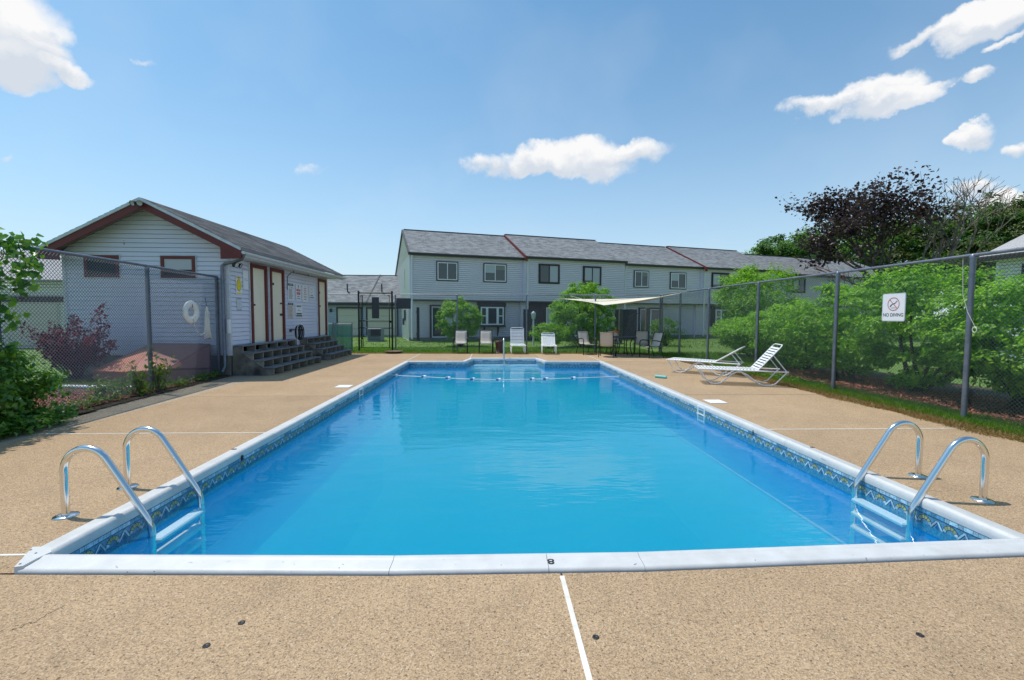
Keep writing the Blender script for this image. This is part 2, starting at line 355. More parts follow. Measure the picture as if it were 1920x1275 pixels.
K['signred'] = mat('sign_red', (.55,.03,.04), .5)
K['signtan'] = mat('sign_tan', (.62,.55,.50), .5)
K['alum'] = mat('sign_edge', (.55,.56,.60), .35, metal=.6)
K['acbox'] = mat('condenser_grey', (.22,.25,.30), .6)
K['bin'] = mat('bin_brown', (.075,.028,.024), .6)
K['bowl'] = mat('brown_bowl', (.16,.10,.06), .7, var=(.10,.06,.04), vscale=10)
K['lamp_glass'] = mat('headlight_glass', (.45,.45,.45), .12, spec=.8)

def water_mat():
    m = bpy.data.materials.new('pool_water'); m.use_nodes = True; nt = m.node_tree; N = nt.nodes; L = nt.links; N.clear()
    tc = N.new('ShaderNodeTexCoord').outputs['Object']
    mp = N.new('ShaderNodeMapping'); mp.inputs['Scale'].default_value = (.8, 2.2, 1); L.new(tc, mp.inputs['Vector'])
    n1 = N.new('ShaderNodeTexNoise'); n1.inputs['Scale'].default_value = 1.7; n1.inputs['Detail'].default_value = 3; L.new(mp.outputs[0], n1.inputs['Vector'])
    n2 = N.new('ShaderNodeTexNoise'); n2.inputs['Scale'].default_value = 9; n2.inputs['Detail'].default_value = 3; L.new(mp.outputs[0], n2.inputs['Vector'])
    b1 = N.new('ShaderNodeBump'); b1.inputs['Strength'].default_value = .26; b1.inputs['Distance'].default_value = .028; L.new(n1.outputs['Fac'], b1.inputs['Height'])
    b2 = N.new('ShaderNodeBump'); b2.inputs['Strength'].default_value = .14; b2.inputs['Distance'].default_value = .003; L.new(n2.outputs['Fac'], b2.inputs['Height']); L.new(b1.outputs[0], b2.inputs['Normal'])
    fr = N.new('ShaderNodeFresnel'); fr.inputs['IOR'].default_value = 1.33; L.new(b2.outputs[0], fr.inputs['Normal'])
    gl = N.new('ShaderNodeBsdfGlossy'); gl.inputs['Roughness'].default_value = .05; L.new(b2.outputs[0], gl.inputs['Normal'])
    tr = N.new('ShaderNodeBsdfTransparent'); tr.inputs['Color'].default_value = (.86, .96, 1.0, 1)
    df = N.new('ShaderNodeBsdfDiffuse'); df.inputs['Color'].default_value = (.004, .30, .66, 1)
    mu = N.new('ShaderNodeMixShader'); mu.inputs[0].default_value = .16; L.new(tr.outputs[0], mu.inputs[1]); L.new(df.outputs[0], mu.inputs[2])
    mx = N.new('ShaderNodeMixShader'); L.new(fr.outputs[0], mx.inputs[0]); L.new(mu.outputs[0], mx.inputs[1]); L.new(gl.outputs[0], mx.inputs[2])
    out = N.new('ShaderNodeOutputMaterial'); L.new(mx.outputs[0], out.inputs['Surface'])
    # the body of the water: slightly milky and blue, so near steps stay clear and the floor fades
    vs_ = N.new('ShaderNodeVolumeScatter'); vs_.inputs['Color'].default_value = (.004, .45, 1.0, 1); vs_.inputs['Density'].default_value = 1.0; vs_.inputs['Anisotropy'].default_value = 0
    va = N.new('ShaderNodeVolumeAbsorption'); va.inputs['Color'].default_value = (.0, .70, 1.0, 1); va.inputs['Density'].default_value = .30
    av = N.new('ShaderNodeAddShader'); L.new(vs_.outputs[0], av.inputs[0]); L.new(va.outputs[0], av.inputs[1]); L.new(av.outputs[0], out.inputs['Volume'])
    return m
K['water'] = water_mat()

# ------------------------------------------------------------------ ground, deck, pool
IN = [(-2.73,2.77),(-.6,2.685),(.9,2.675),(3.5,2.76),(3.52,14.48),(1.70,14.48),(1.50,15.58),(-.70,15.58),(-.90,14.48),(-2.74,14.48)]   # inner edge of the coping, anticlockwise
CW = .165
def offset(poly, d):
    out = []; n = len(poly)
    for i in range(n):
        a, b, c = Vector(poly[i-1]), Vector(poly[i]), Vector(poly[(i+1)%n])
        e1 = (b-a).normalized(); e2 = (c-b).normalized(); n1 = Vector((e1.y,-e1.x)); n2 = Vector((e2.y,-e2.x))
        m = (n1+n2).normalized(); k = d/max(.3, m.dot(n1)); out.append((b.x+m.x*k, b.y+m.y*k))
    return out
OUT = offset(IN, CW)
ZW = -.16
# ground sheet with an opening where the deck and pool are
g = M(); Z = -.04
gx0, gx1, gy0, gy1 = -3.2, 4.0, 2.2, 16.2
for (a, b, c, d) in ((-400,gx0,-60,600),(gx1,400,-60,600),(gx0,gx1,-60,gy0),(gx0,gx1,gy1,600)):
    g.face([(a,c,Z),(b,c,Z),(b,d,Z),(a,d,Z)])
ground = g.build('ground', K['lawn'], kind='structure')

deck = structure('pool_deck')
def slab(poly, m='deck', top=0.):
    return M().prism(poly, -.13, top).build('slab', K[m], deck)
gp = .006
OL, OR, ON, OF = OUT[0][0], OUT[3][0], OUT[0][1], OUT[9][1]
def rect(x0, x1, y0, y1, m='deck', top=0.): return slab([(x0+gp,y0+gp),(x1-gp,y0+gp),(x1-gp,y1-gp),(x0+gp,y1-gp)], m, top)
XL, XR, YF = -5.6, 6.45, 17.78
for (x0, x1) in ((XL,OL),(OR,XR)):
    for (y0, y1) in ((2.81,5.72),(5.72,8.35),(8.35,11.1),(11.1,14.6)):
        rect(x0, x1, y0, y1)
for (x0, x1) in ((XL,OL),(OL,.4),(.4,OR),(OR,XR)):
    for (y0, y1) in ((-2.5,.3),(.3,2.55 if x0 in (OL,.4) else 2.81)):
        if x0 in (OL, .4) and y1 > 2:
            e = [(OUT[0][0],OUT[0][1]),(OUT[1][0],OUT[1][1]),(OUT[2][0],OUT[2][1]),(OUT[3][0],OUT[3][1])]
            def ly(x):
                for a, b in zip(e[:-1], e[1:]):
                    if a[0]-1e-6 <= x <= b[0]+1e-6: return a[1]+(b[1]-a[1])*(x-a[0])/(b[0]-a[0])
                return e[0][1]
            xs = [x0+gp]+[p[0] for p in e if x0+gp < p[0] < x1-gp]+[x1-gp]
            slab([(x0+gp,y0+gp),(x1-gp,y0+gp)]+[(x, ly(x)-.013) for x in reversed(xs)])
        else: rect(x0, x1, y0, y1)
# far slabs around the step alcove
o7, o8, o5, o6 = OUT[7], OUT[8], OUT[5], OUT[6]
rect(XL, OL, 14.6, YF)
slab([(OR+gp,14.6+gp),(XR-gp,14.6+gp),(XR+.15,15.7),(XR-.05,16.6),(5.9,17.4),(5.2,YF-.05),(OR+gp,YF-gp)])
slab([(OL+gp,OF+.003),(o8[0]-.003,OF+.003),(o7[0]-.003,o7[1]+.003),(o7[0]-.003,YF-gp),(OL+gp,YF-gp)])
slab([(o7[0]+gp,o7[1]+.003),(o6[0]-gp,o6[1]+.003),(o6[0]-gp,YF-gp),(o7[0]+gp,YF-gp)])
slab([(o6[0]+.003,o6[1]+.003),(o5[0]+.003,OF+.003),(OR-gp,OF+.003),(OR-gp,YF-gp),(o6[0]+.003,YF-gp)])
M().prism([(OL-gp,OUT[0][1]+.001),(-2.776,OUT[0][1]+.001),(OL-gp,2.806)], -.13, -.001).build('slab', K['deck'], deck)
# the older, greyer walkway along the left fence
for (y0, y1) in ((-2.5,1.0),(1.0,4.1),(4.1,7.1),(7.1,9.6),(9.6,11.4),(11.4,14.6),(14.6,17.6)):
    xa = -6.15 if y1 < 7.2 else (-6.5 if y1 < 11.3 else -6.5)
    rect(xa, XL, y0, y1, 'walk', -.006)
gapm = M(); ng = offset(IN, CW+.016); no_ = offset(IN, CW-.01)
gapm.raw([(p[0],p[1],-.012) for p in no_[:4]]+[(p[0],p[1],-.012) for p in ng[:4]], [(k,4+k,5+k,k+1) for k in range(3)])
gapm.build('shrinkage_gap', K['soil'], deck)
def crack(pts, w=.0022, seed=1):
    random.seed(seed); P_ = []
    for a, b in zip(pts[:-1], pts[1:]):
        for k in range(10): P_.append((a[0]+(b[0]-a[0])*k/10+random.gauss(0,.007), a[1]+(b[1]-a[1])*k/10+random.gauss(0,.007)))
    m = M()
    for a, b in zip(P_[:-1], P_[1:]):
        d = Vector((b[0]-a[0], b[1]-a[1])).normalized(); n_ = Vector((-d.y, d.x))*w*random.uniform(.3,1)
        m.face([(a[0]+n_.x,a[1]+n_.y,.0012),(a[0]-n_.x,a[1]-n_.y,.0012),(b[0]-n_.x,b[1]-n_.y,.0012),(b[0]+n_.x,b[1]+n_.y,.0012)])
    m.build('hairline_crack', K['soil'], deck)
for k, pp in enumerate((((20,1182),(60,1168),(130,1130)),((1330,735),(1500,742),(1640,752)),((1540,860),(1660,905),(1780,925)),((330,850),(250,872),(120,880)))):
    crack([tuple(gz(*q)[:2]) for q in pp], .0016, k+1)
jn = M()
for (a, b) in (((.4,-2.5),(.4,2.47)),((OL,-2.5),(OL,2.52)),((OR,-2.5),(OR,2.5)),((XL,2.81),(OL-.01,2.81)),((OR+.01,2.81),(XR,2.81)),
               ((XL,5.72),(OL,5.72)),((OR,5.72),(XR,5.72)),((OL,14.7),(OL,YF)),((o7[0],o7[1]),(o7[0],YF)),((OR,14.7),(OR,YF)),((OR,8.35),(XR,8.35)),((OR,14.6),(XR,14.6))):
    w = .013 if (abs(a[1]-b[1]) > 1 and a[1] < 2) else .009
    thin = .5 if (a[1] in (8.35, 14.6)) else 1
    dx, dy = (w*thin, 0) if abs(a[0]-b[0]) < .01 else (0, w*thin)
    t = M().box(min(a[0],b[0])-dx, max(a[0],b[0])+dx, min(a[1],b[1])-dy, max(a[1],b[1])+dy, -.05, .0035)
    t.build('joint_strip', K['caulk'] if thin == 1 else K['walk'], deck)

pool = structure('pool')
# coping: extruded profile, one section per side (near side and long sides in several lengths)
prof = [(0,-.06),(-.004,-.02),(0,.012),(.012,.030),(.035,.036),(.052,.030),(.062,.0255),(CW-.02,.022),(CW-.003,.014),(CW,.0),(CW,-.02)]
rings = [offset(IN, p[0]) for p in prof]
def coping_piece(i, t0, t1, name='coping_section'):
    j = (i+1) % len(IN); m = M(); vs = []
    for t in (t0, t1):
        for k, (o, z) in enumerate(prof):
            a, b = rings[k][i], rings[k][j]; t_ = t; Ls = (Vector(b)-Vector(a)).length
            if i == 0 and t < .01: t_ = max(0, o-.04*o/CW)/Ls     # cut outer corner, near left
            if i == 9 and t > .99: t_ = 1-max(0, o+.07*o/CW)/Ls
            vs.append((a[0]+(b[0]-a[0])*t_, a[1]+(b[1]-a[1])*t_, z))
    n = len(prof)
    m.raw(vs, [(k, k+1, n+k+1, n+k) for k in range(n-1)], 0, True)
    m.raw([vs[k] for k in range(n)], [tuple(range(n))]); m.raw([vs[n+k] for k in range(n)], [tuple(range(n-1,-1,-1))])
    return m.build(name, K['coping'], pool)
gapt = lambda i: .0015/ (Vector(IN[(i+1)%len(IN)])-Vector(IN[i])).length
for i, cuts in ((0,(0,1)),(1,(0,.62,1)),(2,(0,1)),(3,(0,.2,.42,.63,.82,1)),(4,(0,1)),(5,(0,1)),(6,(0,1)),(7,(0,1)),(8,(0,1)),(9,(0,.18,.36,.55,.76,1))):
    for a, b in zip(cuts[:-1], cuts[1:]):
        coping_piece(i, a+gapt(i), b-gapt(i))
cap = M()   # square corner cover over the near left mitre
cap.prism([(OL-.003,2.84),(-2.772,OUT[0][1]-.003),(-2.735,2.62),(-2.735,2.70),(-2.722,2.775),(-2.79,2.84)], .0, .0365)
cap.build('corner_cover', K['coping'], pool)
for sx, sy in ((-2.87,2.80),(-2.80,2.76),(-2.77,2.64)):
    M().cyl((sx,sy,.0365), .006, .002, 8).build('screw', K['dgrey'], pool)
for sx in (-2.1,-1.95,-.9,.05,1.6,2.3): M().cyl((sx,2.56,.0215), .004, .0016, 6).build('screw', K['dgrey'], pool)
sc_ = M(); random.seed(9)
for k in range(26):
    x = random.uniform(-2.6, 3.4); y = 2.585+random.uniform(-.045,.07)-.006*(1-abs(x)/3.4); a = random.uniform(-.6,.6); l = random.choice((.003,.004,.005,.012)); w = random.uniform(.0008,.0018)
    ca, sa = math.cos(a), math.sin(a); sc_.face([(x+ca*u-sa*v, y+sa*u+ca*v, .0245 if y < 2.61 else .0285) for u, v in ((-l,-w),(l,-w),(l*.8,w),(-l*.7,w))])
sc_.build('scuff_marks', K['acbox'], pool, kind='stuff')
# walls, floor with a hopper, basin
WB = -.74
def pool_walls():
    n = len(IN); W_ = offset(IN, .005)
    for i in range(n):
        a, b = W_[i], W_[(i+1)%n]
        M().face([(a[0],a[1],-.01),(b[0],b[1],-.01),(b[0],b[1],WB),(a[0],a[1],WB)]).build('liner_wall', K['liner'], pool)
        d = (Vector(b)-Vector(a)).normalized(); nn = Vector((-d.y, d.x))
        m = M(); p = Vector(a)+nn*.0; q = Vector(b)
        m.raw([(a[0]+nn.x*.012,a[1]+nn.y*.012,WB+.012),(b[0]+nn.x*.012,b[1]+nn.y*.012,WB+.012),(b[0]+nn.x*.03,b[1]+nn.y*.03,WB-.004),(a[0]+nn.x*.03,a[1]+nn.y*.03,WB-.004)], [(0,1,2,3)])
        m.build('liner_seam', K['seam'], pool)
pool_walls()
fl = M(); x0, x1 = -2.74, 3.53; y0, y1, y2, y3 = 2.66, 3.3, 7.0, 11.0
h0, h1 = -1.75, 2.55; dz = -1.25
fl.face([(x0,y3,WB),(x1,y3,WB),(x1,14.49,WB),(x0,14.49,WB)])
fl.face([(h0,y1,dz),(h1,y1,dz),(h1,y2,dz),(h0,y2,dz)])
fl.face([(h0,y2,dz),(h1,y2,dz),(x1,y3,WB),(x0,y3,WB)]); fl.face([(x0,y0,WB),(x1,y0,WB),(h1,y1,dz),(h0,y1,dz)])
fl.face([(x0,y0,WB),(h0,y1,dz),(h0,y2,dz),(x0,y3,WB)]); fl.face([(x1,y0,WB),(x1,y3,WB),(h1,y2,dz),(h1,y1,dz)])
fl.face([(-.9,14.47,WB),(1.7,14.47,WB),(1.5,15.6,WB),(-.7,15.6,WB)])
fl.build('pool_floor', K['liner_floor'], pool)
for k, zz in enumerate((-.19,-.42,-.66)):
    ya = 15.58-.33*(k+1)
    M().bbox(-.84+.02*(2-k), 1.64-.02*(2-k), ya, 15.575, zz-.2, zz, .02).build('pool_step', K['steps'], pool)
wt = M(); n_ = len(IN); BI = offset(IN, .30)
wt.raw([(x, y, ZW) for x, y in BI]+[(x, y, -1.6) for x, y in BI], [tuple(range(n_)), tuple(range(2*n_-1, n_-1, -1))]+[(k, n_+k, n_+(k+1)%n_, (k+1)%n_) for k in range(n_)])
water = wt.build('water', K['water'], kind='structure')

# patterned border of the liner: flat print, built motif by motif just proud of the wall
def border(i, start=0):
    a, b = Vector(IN[i]), Vector(IN[(i+1)%len(IN)]); Lw = (b-a).length; d = (b-a)/Lw; nn = Vector((-d.y, d.x))
    m = M()
    def P(u, v, e): return (a.x+d.x*u+nn.x*e, a.y+d.y*u+nn.y*e, v)
    def q(pts, e, mi):
        pts = [(min(max(u, .001), Lw-.001), v) for u, v in pts]
        m.face([P(u, v, e) for u, v in pts], mi)
    q([(0,-.012),(Lw,-.012),(Lw,-.04),(0,-.04)], .002, 1)           # cobalt rim
    q([(0,-.04),(Lw,-.04),(Lw,-.225),(0,-.225)], .0015, 0)          # teal field
    q([(0,-.079),(Lw,-.079),(Lw,-.083),(0,-.083)], .0035, 2)
    q([(0,-.043),(Lw,-.043),(Lw,-.046),(0,-.046)], .0035, 2)
    u = -start; per = .205; k = 0
    while u < Lw:
        # brick course
        for (s, w) in ((.0,.062),(.066,.03),(.1,.062),(.166,.035)):
            if u+s < Lw and u+s+w > 0: q([(u+s,-.048),(u+s+w,-.048),(u+s+w,-.077),(u+s,-.077)], .0028, 3 if (k+int(s*100)) % 3 else 0)
        if 0 < u and u+per < Lw:
            c = u+.05; cz = -.155
            for t in range(6):                                          # arch of tiles
                a0, a1 = math.pi*(t+.08)/6, math.pi*(t+.92)/6
                q([(c+.033*math.cos(a0),cz+.036*math.sin(a0)),(c+.058*math.cos(a0),cz+.062*math.sin(a0)),(c+.058*math.cos(a1),cz+.062*math.sin(a1)),(c+.033*math.cos(a1),cz+.036*math.sin(a1))], .0034, 4 if t in (1,2,3,4) else 5)
            for t in range(6):
                a0, a1 = math.pi*t/6, math.pi*(t+1)/6
                q([(c+.030*math.cos(a0),cz+.032*math.sin(a0)),(c+.062*math.cos(a0),cz+.067*math.sin(a0)),(c+.062*math.cos(a1),cz+.067*math.sin(a1)),(c+.030*math.cos(a1),cz+.032*math.sin(a1))], .0024, 2)
            z = [(u+.112,-.16),(u+.152,-.094),(u+.205,-.165)]             # zigzag
            for (p0, p1) in zip(z[:-1], z[1:]):
                for w0, e, mi in ((.026,.0029,2),(.017,.0038,5)):
                    q([(p0[0]-w0*.5,p0[1]),(p1[0]-w0*.5,p1[1]),(p1[0]+w0*.5,p1[1]),(p0[0]+w0*.5,p0[1])], e+(.0003 if p0 is z[1] else 0), mi)
            q([(u+.135,-.155),(u+.152,-.128),(u+.17,-.155)], .0036, 1)
        u += per; k += 1
    m.build('liner_border', [K['teal'],K['cobalt'],K['navy'],K['teal_l'],K['lime'],K['teal_l']], pool)
for i in range(len(IN)): border(i, .06)
def text(name, s, size, loc, rot, m, parent=None, align='CENTER', ext=.0006, sx=1):
    cu = bpy.data.curves.new(name, 'FONT'); cu.body = s; cu.size = size; cu.extrude = ext; cu.align_x = align; cu.align_y = 'CENTER'; cu.offset = size*.012
    cu.materials.append(K[m] if isinstance(m, str) else m)
    tmp = bpy.data.objects.new(name, cu); C.objects.link(tmp); bpy.context.view_layer.update()
    me = bpy.data.meshes.new_from_object(tmp.evaluated_get(bpy.context.evaluated_depsgraph_get())); bpy.data.objects.remove(tmp)
    if not me.materials: me.materials.append(K[m] if isinstance(m, str) else m)
    o = link(name, me, parent, loc); o.rotation_euler = rot; o.scale = (sx, 1, 1); return o
text('depth_number', '8', .075, (.35,2.585,.026), (0,0,math.pi), 'mark', pool, sx=1.2)
text('depth_number', '8', .075, (-2.85,4.93,.026), (0,0,math.pi/2), 'mark', pool)
text('depth_number', '8', .075, (3.64,4.83,.026), (0,0,-math.pi/2), 'mark', pool)
text('depth_number', '8', .085, (-2.722,4.85,-.05), (math.pi/2,0,math.pi/2), 'mark', pool, ext=.004)
text('depth_number', '8', .085, (3.505,5.75,-.05), (math.pi/2,0,-math.pi/2), 'mark', pool, ext=.004)
text('depth_number', '3', .07, (-1.97,14.475,-.055), (math.pi/2,0,0), 'signw', pool, ext=.004)
text('depth_number', '3', .07, (2.72,14.475,-.055), (math.pi/2,0,0), 'signw', pool, ext=.004)

def skimmer(x, y, sgn):
    t = structure('skimmer'); e = .012*sgn; m = M()
    for (a, b, c, d) in ((y-.13,y-.10,-.26,.0),(y+.10,y+.13,-.26,.0),(y-.10,y+.10,-.03,.0),(y-.10,y+.10,-.26,-.23),(y-.10,y+.10,-.145,-.125)):
        m.box(min(x,x+e), max(x,x+e), a, b, c, d)
    m.build('skimmer_frame', K['white'], t)
    M().box(min(x,x+.004*sgn), max(x,x+.004*sgn), y-.10, y+.10, -.125, -.03).build('skimmer_door', K['dgrey'] if 0 else K['acbox'], t)
    t['kind'] = 'structure'
skimmer(3.512, 7.25, -1); skimmer(-2.735, 9.2, 1)
def deck_lid(px, py, label):
    p = gz(px, py); o = M().bbox(-.15,.15,-.15,.15,0,.012,.004).build('skimmer_lid', K['white']); o.location = (p.x,p.y,.001); tag(o, label, 'lid')
deck_lid(645, 725, 'white square skimmer lid set in the deck left of the pool'); deck_lid(1341, 753.5, 'white square skimmer lid set in the deck right of the pool')
for k, (px, py) in enumerate(((453,1168),(387,1211),(1117,1195),(1725,1191))):
    p = gz(px, py); o = M().lathe([(.016,0),(.016,.003),(.009,.003),(.007,.001),(0,.001)], n=12).build('deck_anchor', K['rubber']); o.location = p
    tag(o, ('small dark cover anchor in the near deck, the farther of the left pair','small dark cover anchor in the near deck, the nearest of the left pair',
            'small dark cover anchor just right of the white deck joint','small dark cover anchor in the deck far right of the white joint')[k], 'anchor', 'cover anchors in the near deck')

# ------------------------------------------------------------------ pool ladders
def arc(c, r, a0, a1, n=8): return [(c[0]+r*math.cos(math.radians(a0+(a1-a0)*k/n)), c[1]+r*math.sin(math.radians(a0+(a1-a0)*k/n))) for k in range(n+1)]
def ladder(x0, s, y0, y1, label):
    t = thing('pool_ladder', label, 'pool ladder', (x0, (y0+y1)/2, 0))
    path = [(0,0),(0,.15),(0,.32)]+[(.165+.165*math.cos(math.radians(a)), .335+.175*math.sin(math.radians(a))) for a in range(180, 28, -10)]
    path += [(.55,.03),(.575,-.012),(.595,-.05),(.61,-.09),(.615,-.14),(.615,-.8)]
    for y in (y0, y1):
        yy = y-(y0+y1)/2
        M().tube([(p[0]*s, yy, p[1]) for p in path], .025, 14).build('rail', K['steel'], t)
        M().lathe([(.026,.012),(.05,.012),(.072,.006),(.076,0)], (0,yy,.0015), 24).build('flange', K['steel'], t)
    w = (y1-y0)/2-.02
    for z in (-.215,-.34,-.47):
        m = M().bbox(-.05, .05, -w, w, -.018, .018, .01); m.build('step', K['white'], t, (.615*s, 0, z))
    return t
ladder(-3.18, 1, 3.36, 3.92, 'stainless steel pool ladder on the left side of the pool')
ladder(4.05, -1, 3.42, 3.98, 'stainless steel pool ladder on the right side of the pool')
# single hand rail at the shallow steps
t = thing('hand_rail', 'single steel grab rail rising beside the shallow end steps', 'hand rail', (.37,15.95,0))
M().tube([(0,.0,0),(0,0,.55)]+[(0,-.14+.14*math.cos(math.radians(a)),.58+.14*math.sin(math.radians(a))) for a in range(0,150,18)]+[(0,-.45,.42),(0,-.75,.02),(0,-.8,-.15),(0,-.8,-.4)], .022, 10).build('rail', K['steel'], t)
M().lathe([(.022,.012),(.06,.008),(.07,0)], (0,0,.002), 18).build('flange', K['steel'], t)

# float rope across the shallow end
rp = thing('float_rope', 'white safety rope with blue and white floats across the shallow end', 'rope', (0,12,0))
rpts = [(715,700,.03),(722,702,-.02),(745,704,ZW),(795,706.5,ZW),(840,709,ZW),(886,711,ZW),(935,712,ZW),(998,711,ZW),(1023,710.5,ZW),(1075,709,ZW),(1130,707,ZW),(1166,705,ZW+.01),(1186,703,.0),(1194,703,.03)]
W3 = [gz(a, b, c)-Vector((0,12,0)) for a, b, c in rpts]
M().tube(W3, .009, 6).build('line', K['rope'], rp)
for (px, py) in ((741,704),(795,706.5),(840,709),(886,711),(935,712),(998,711),(1023,710.5),(1075,709),(1166,705.5)):
    p = gz(px, py, ZW)-Vector((0,12,0))
    m = M(); pr = [(.0,-.07),(.032,-.066),(.045,-.045),(.045,.0)]; m.lathe(pr, n=12, mi=0); m.lathe([(.045,0),(.045,.045),(.032,.066),(0,.07)], n=12, mi=1)
    o = m.build('float', [K['float'],K['white']], rp, p); o.rotation_euler = (0, math.pi/2, random.uniform(-.3,.3))
p = gz(1239, 709); o = M().tube([(-.14,0,.035),(.14,0,.035)], .033, 14).build('foam_tube', K['aqua']); o.location = (p.x,p.y,0); o.rotation_euler = (0,0,-.75)
tag(o, 'short aqua foam tube lying on the deck right of the pool', 'foam tube')

# ------------------------------------------------------------------ chain link fences
def chain_mesh(Lf, z0, z1, sp, r):
    "two families of diagonal wires clipped to the rectangle"
    H = z1-z0; V = []; F = []
    n = int((Lf+H)/sp)+1
    for fam in (0, 1):
        for k in range(n):
            c = k*sp-H
            xa, xb = max(0, c), min(Lf, c+H)
            if xb-xa < .01: continue
            if fam == 0: p = (xa, z0+(xa-c)); q = (xb, z0+(xb-c))
            else: p = (xa, z1-(xa-c)); q = (xb, z1-(xb-c))
            dx, dz = q[0]-p[0], q[1]-p[1]; l = math.hypot(dx, dz); nx, nz = -dz/l*r, dx/l*r; yo = r*.9*(1 if fam else -1)
            i = len(V)
            for (x, z) in (p, q): V += [(x+nx, yo, z+nz), (x-nx*.5, yo+r, z-nz*.5), (x-nx*.5, yo-r, z-nz*.5)]
            F += [(i,i+1,i+4,i+3),(i+1,i+2,i+5,i+4),(i+2,i,i+3,i+5)]
    return np.array(V), np.array(F)
def fence(p0, p1, h, posts, wire, label, sp=.055, r=.0016, pr=.032, rail=True, z0=.03, group=None, slats=None, knuckle=True, low=0):
    a = Vector(p0); b = Vector(p1); Lf = (b-a).length
    t = thing('chain_link_fence', label, 'fence', (a.x,a.y,low), math.atan2(b.y-a.y, b.x-a.x), group)
    V, F = chain_mesh(Lf, z0, h-.03, sp, r); o = np_mesh('chain_mesh', V+np.array([0,-.045,0]), F, wire, t, 'stuff')
    for s in posts:
        po = M().tube([(s,0,-.05-low),(s,0,h-.02)], pr*1.15, 14).build('post', K['galv'], t)
        M().lathe([(pr*1.25,-.03),(pr*1.3,.0),(pr*.9,.03),(0,.045)], (s,0,h-.02), 12).build('post_cap', K['galv'], po)
        for z in (.35,.8,1.25,1.7,2.15):
            if z < h-.1: M().lathe([(pr*1.19,-.006),(pr*1.24,0),(pr*1.19,.006)], (s,0,z), 12).build('tie_band', K['wire_l'], po)
    if rail:
        M().tube([(0,0,h),(Lf*.33,0,h-.006),(Lf*.66,0,h+.006),(Lf,0,h)], pr*.78, 10).build('top_rail', K['galv'], t)
        n = int(Lf/.45)
        tm = M()
        for k in range(n):
            s = (k+.5)*Lf/n; tm.lathe([(pr*.82,-.004),(pr*.86,0),(pr*.82,.004)], (0,0,0), 8)
            vs = tm.v[-24:]; tm.v[-24:] = [(s+v[2], v[0], h+v[1]) for v in vs]
        tm.build('rail_tie', K['wire_l'], t, kind='stuff')
    M().tube([(0,-.045,z0+.01),(Lf,-.045,z0+.01)], .003, 5).build('tension_wire', wire, t)
    return t
# right fence
fence((7.02,3.2), (7.02,18.2), 2.43, [.1,3.05,5.6,8.3,11.0,13.2,15.0], K['wire_g'], 'long green chain link fence along the right side of the deck', sp=.056, r=.0023)
fence((6.98,18.25), (-4.3,19.55), 2.43, [0.02,2.7,5.6,8.6,11.33], K['wire_l'], 'grey chain link fence across the far end behind the chairs', sp=.08, r=.0024, pr=.028)
fence((-5.85,19.6), (-7.6,19.6), 2.43, [1.7], K['wire_l'], 'short grey chain link panel between the pool house and the tall gate', sp=.09, r=.0013, pr=.026)
fence((-6.28,2.6), (-6.74,11.15), 2.43, [.2,3.45,6.2,8.53], K['wire_l'], 'grey chain link fence on the left with the life ring', sp=.056, r=.0037)
# green slatted low fence beside the gate
t = thing('slatted_gate', 'low chain link gate filled with green privacy slats, beyond the stairs', 'gate', (-5.95,18.9,0), math.pi)
V, F = chain_mesh(1.55, .05, 1.12, .11, .0016); np_mesh('chain_mesh', V+np.array([0,.03,0]), F, K['white'], t, 'stuff')
m = M()
for k in range(34): m.box(.02+k*.0455, .055+k*.0455, -.005, .003, .06, 1.13)
m.build('privacy_slat', K['slat_g'], t, kind='stuff')
for s in (0,.68,.78,1.55): M().tube([(s,0,0),(s,0,1.2)], .024, 10).build('post', K['galv'] if s in (0,1.55) else K['wire_l'], t)
for (s0, s1) in ((0,.68),(.78,1.55)): M().tube([(s0,0,1.14),(s1,0,1.14)], .018, 8).build('top_rail', K['wire_l'], t)
# tall gate
gt = thing('tall_gate', 'tall dark framed chain link gate between the garages and the town houses', 'gate', (-5.78,19.3,0))
for s, h in ((0,2.56),(1.42,2.56)): M().tube([(s,0,0),(s,0,h)], .04, 12).build('post', K['black'], gt)
M().tube([(0,0,2.48),(1.42,0,2.48)], .028, 8).build('header', K['black'], gt)
fr = [(.1,0,.12),(1.3,0,.12),(1.3,0,2.38),(.1,0,2.38)]
M().tube(fr, .024, 8, closed=True).build('leaf_frame', K['black'], gt)
M().tube([(.16,.02,.14),(.16,.02,2.36)], .02, 8).build('leaf_stile', K['black'], gt)
for z in (.98,1.28): M().tube([(.02,0,z),(1.4,0,z)], .02, 8).build('cross_bar', K['black'], gt)
V, F = chain_mesh(1.2, .14, 2.36, .09, .0014); np_mesh('chain_mesh', V+np.array([.1,0,0]), F, K['wire_l'], gt, 'stuff')
for (a, b, z0, z1) in ((.1,.17,.5,.56),(.1,.17,1.8,1.86),(1.32,1.4,1.2,1.26)): M().box(a, b, -.03, .03, z0, z1).build('hinge', K['black'], gt)
def back_sign(px0, py0, px1, py1, y, label):
    a = gy(px0, py0, y); b = gy(px1, py1, y); o = M().bbox(0, b.x-a.x, -.004, .004, 0, a.z-b.z, .002).build('sign_back', K['dgrey']); o.location = (a.x, y, b.z); tag(o, label, 'sign', 'grey backs of signs on the far fence')
back_sign(697,557,711,597,19.24,'tall narrow dark grey sign back hung on the tall gate')
back_sign(695,617,714,630,19.24,'small dark grey board low on the tall gate')
back_sign(743,559,770,579,19.5,'wide dark grey sign back on the far fence right of the gate')
o = M().lathe([(0,.012),(.20,.012),(.34,.085),(.36,.09),(.35,.075),(.22,0),(0,0)], n=28).build('shallow_bowl', K['bowl']); o.location = (-4.0,17.95,.0); tag(o, 'shallow brown bowl on the deck in front of the gate post', 'bowl')

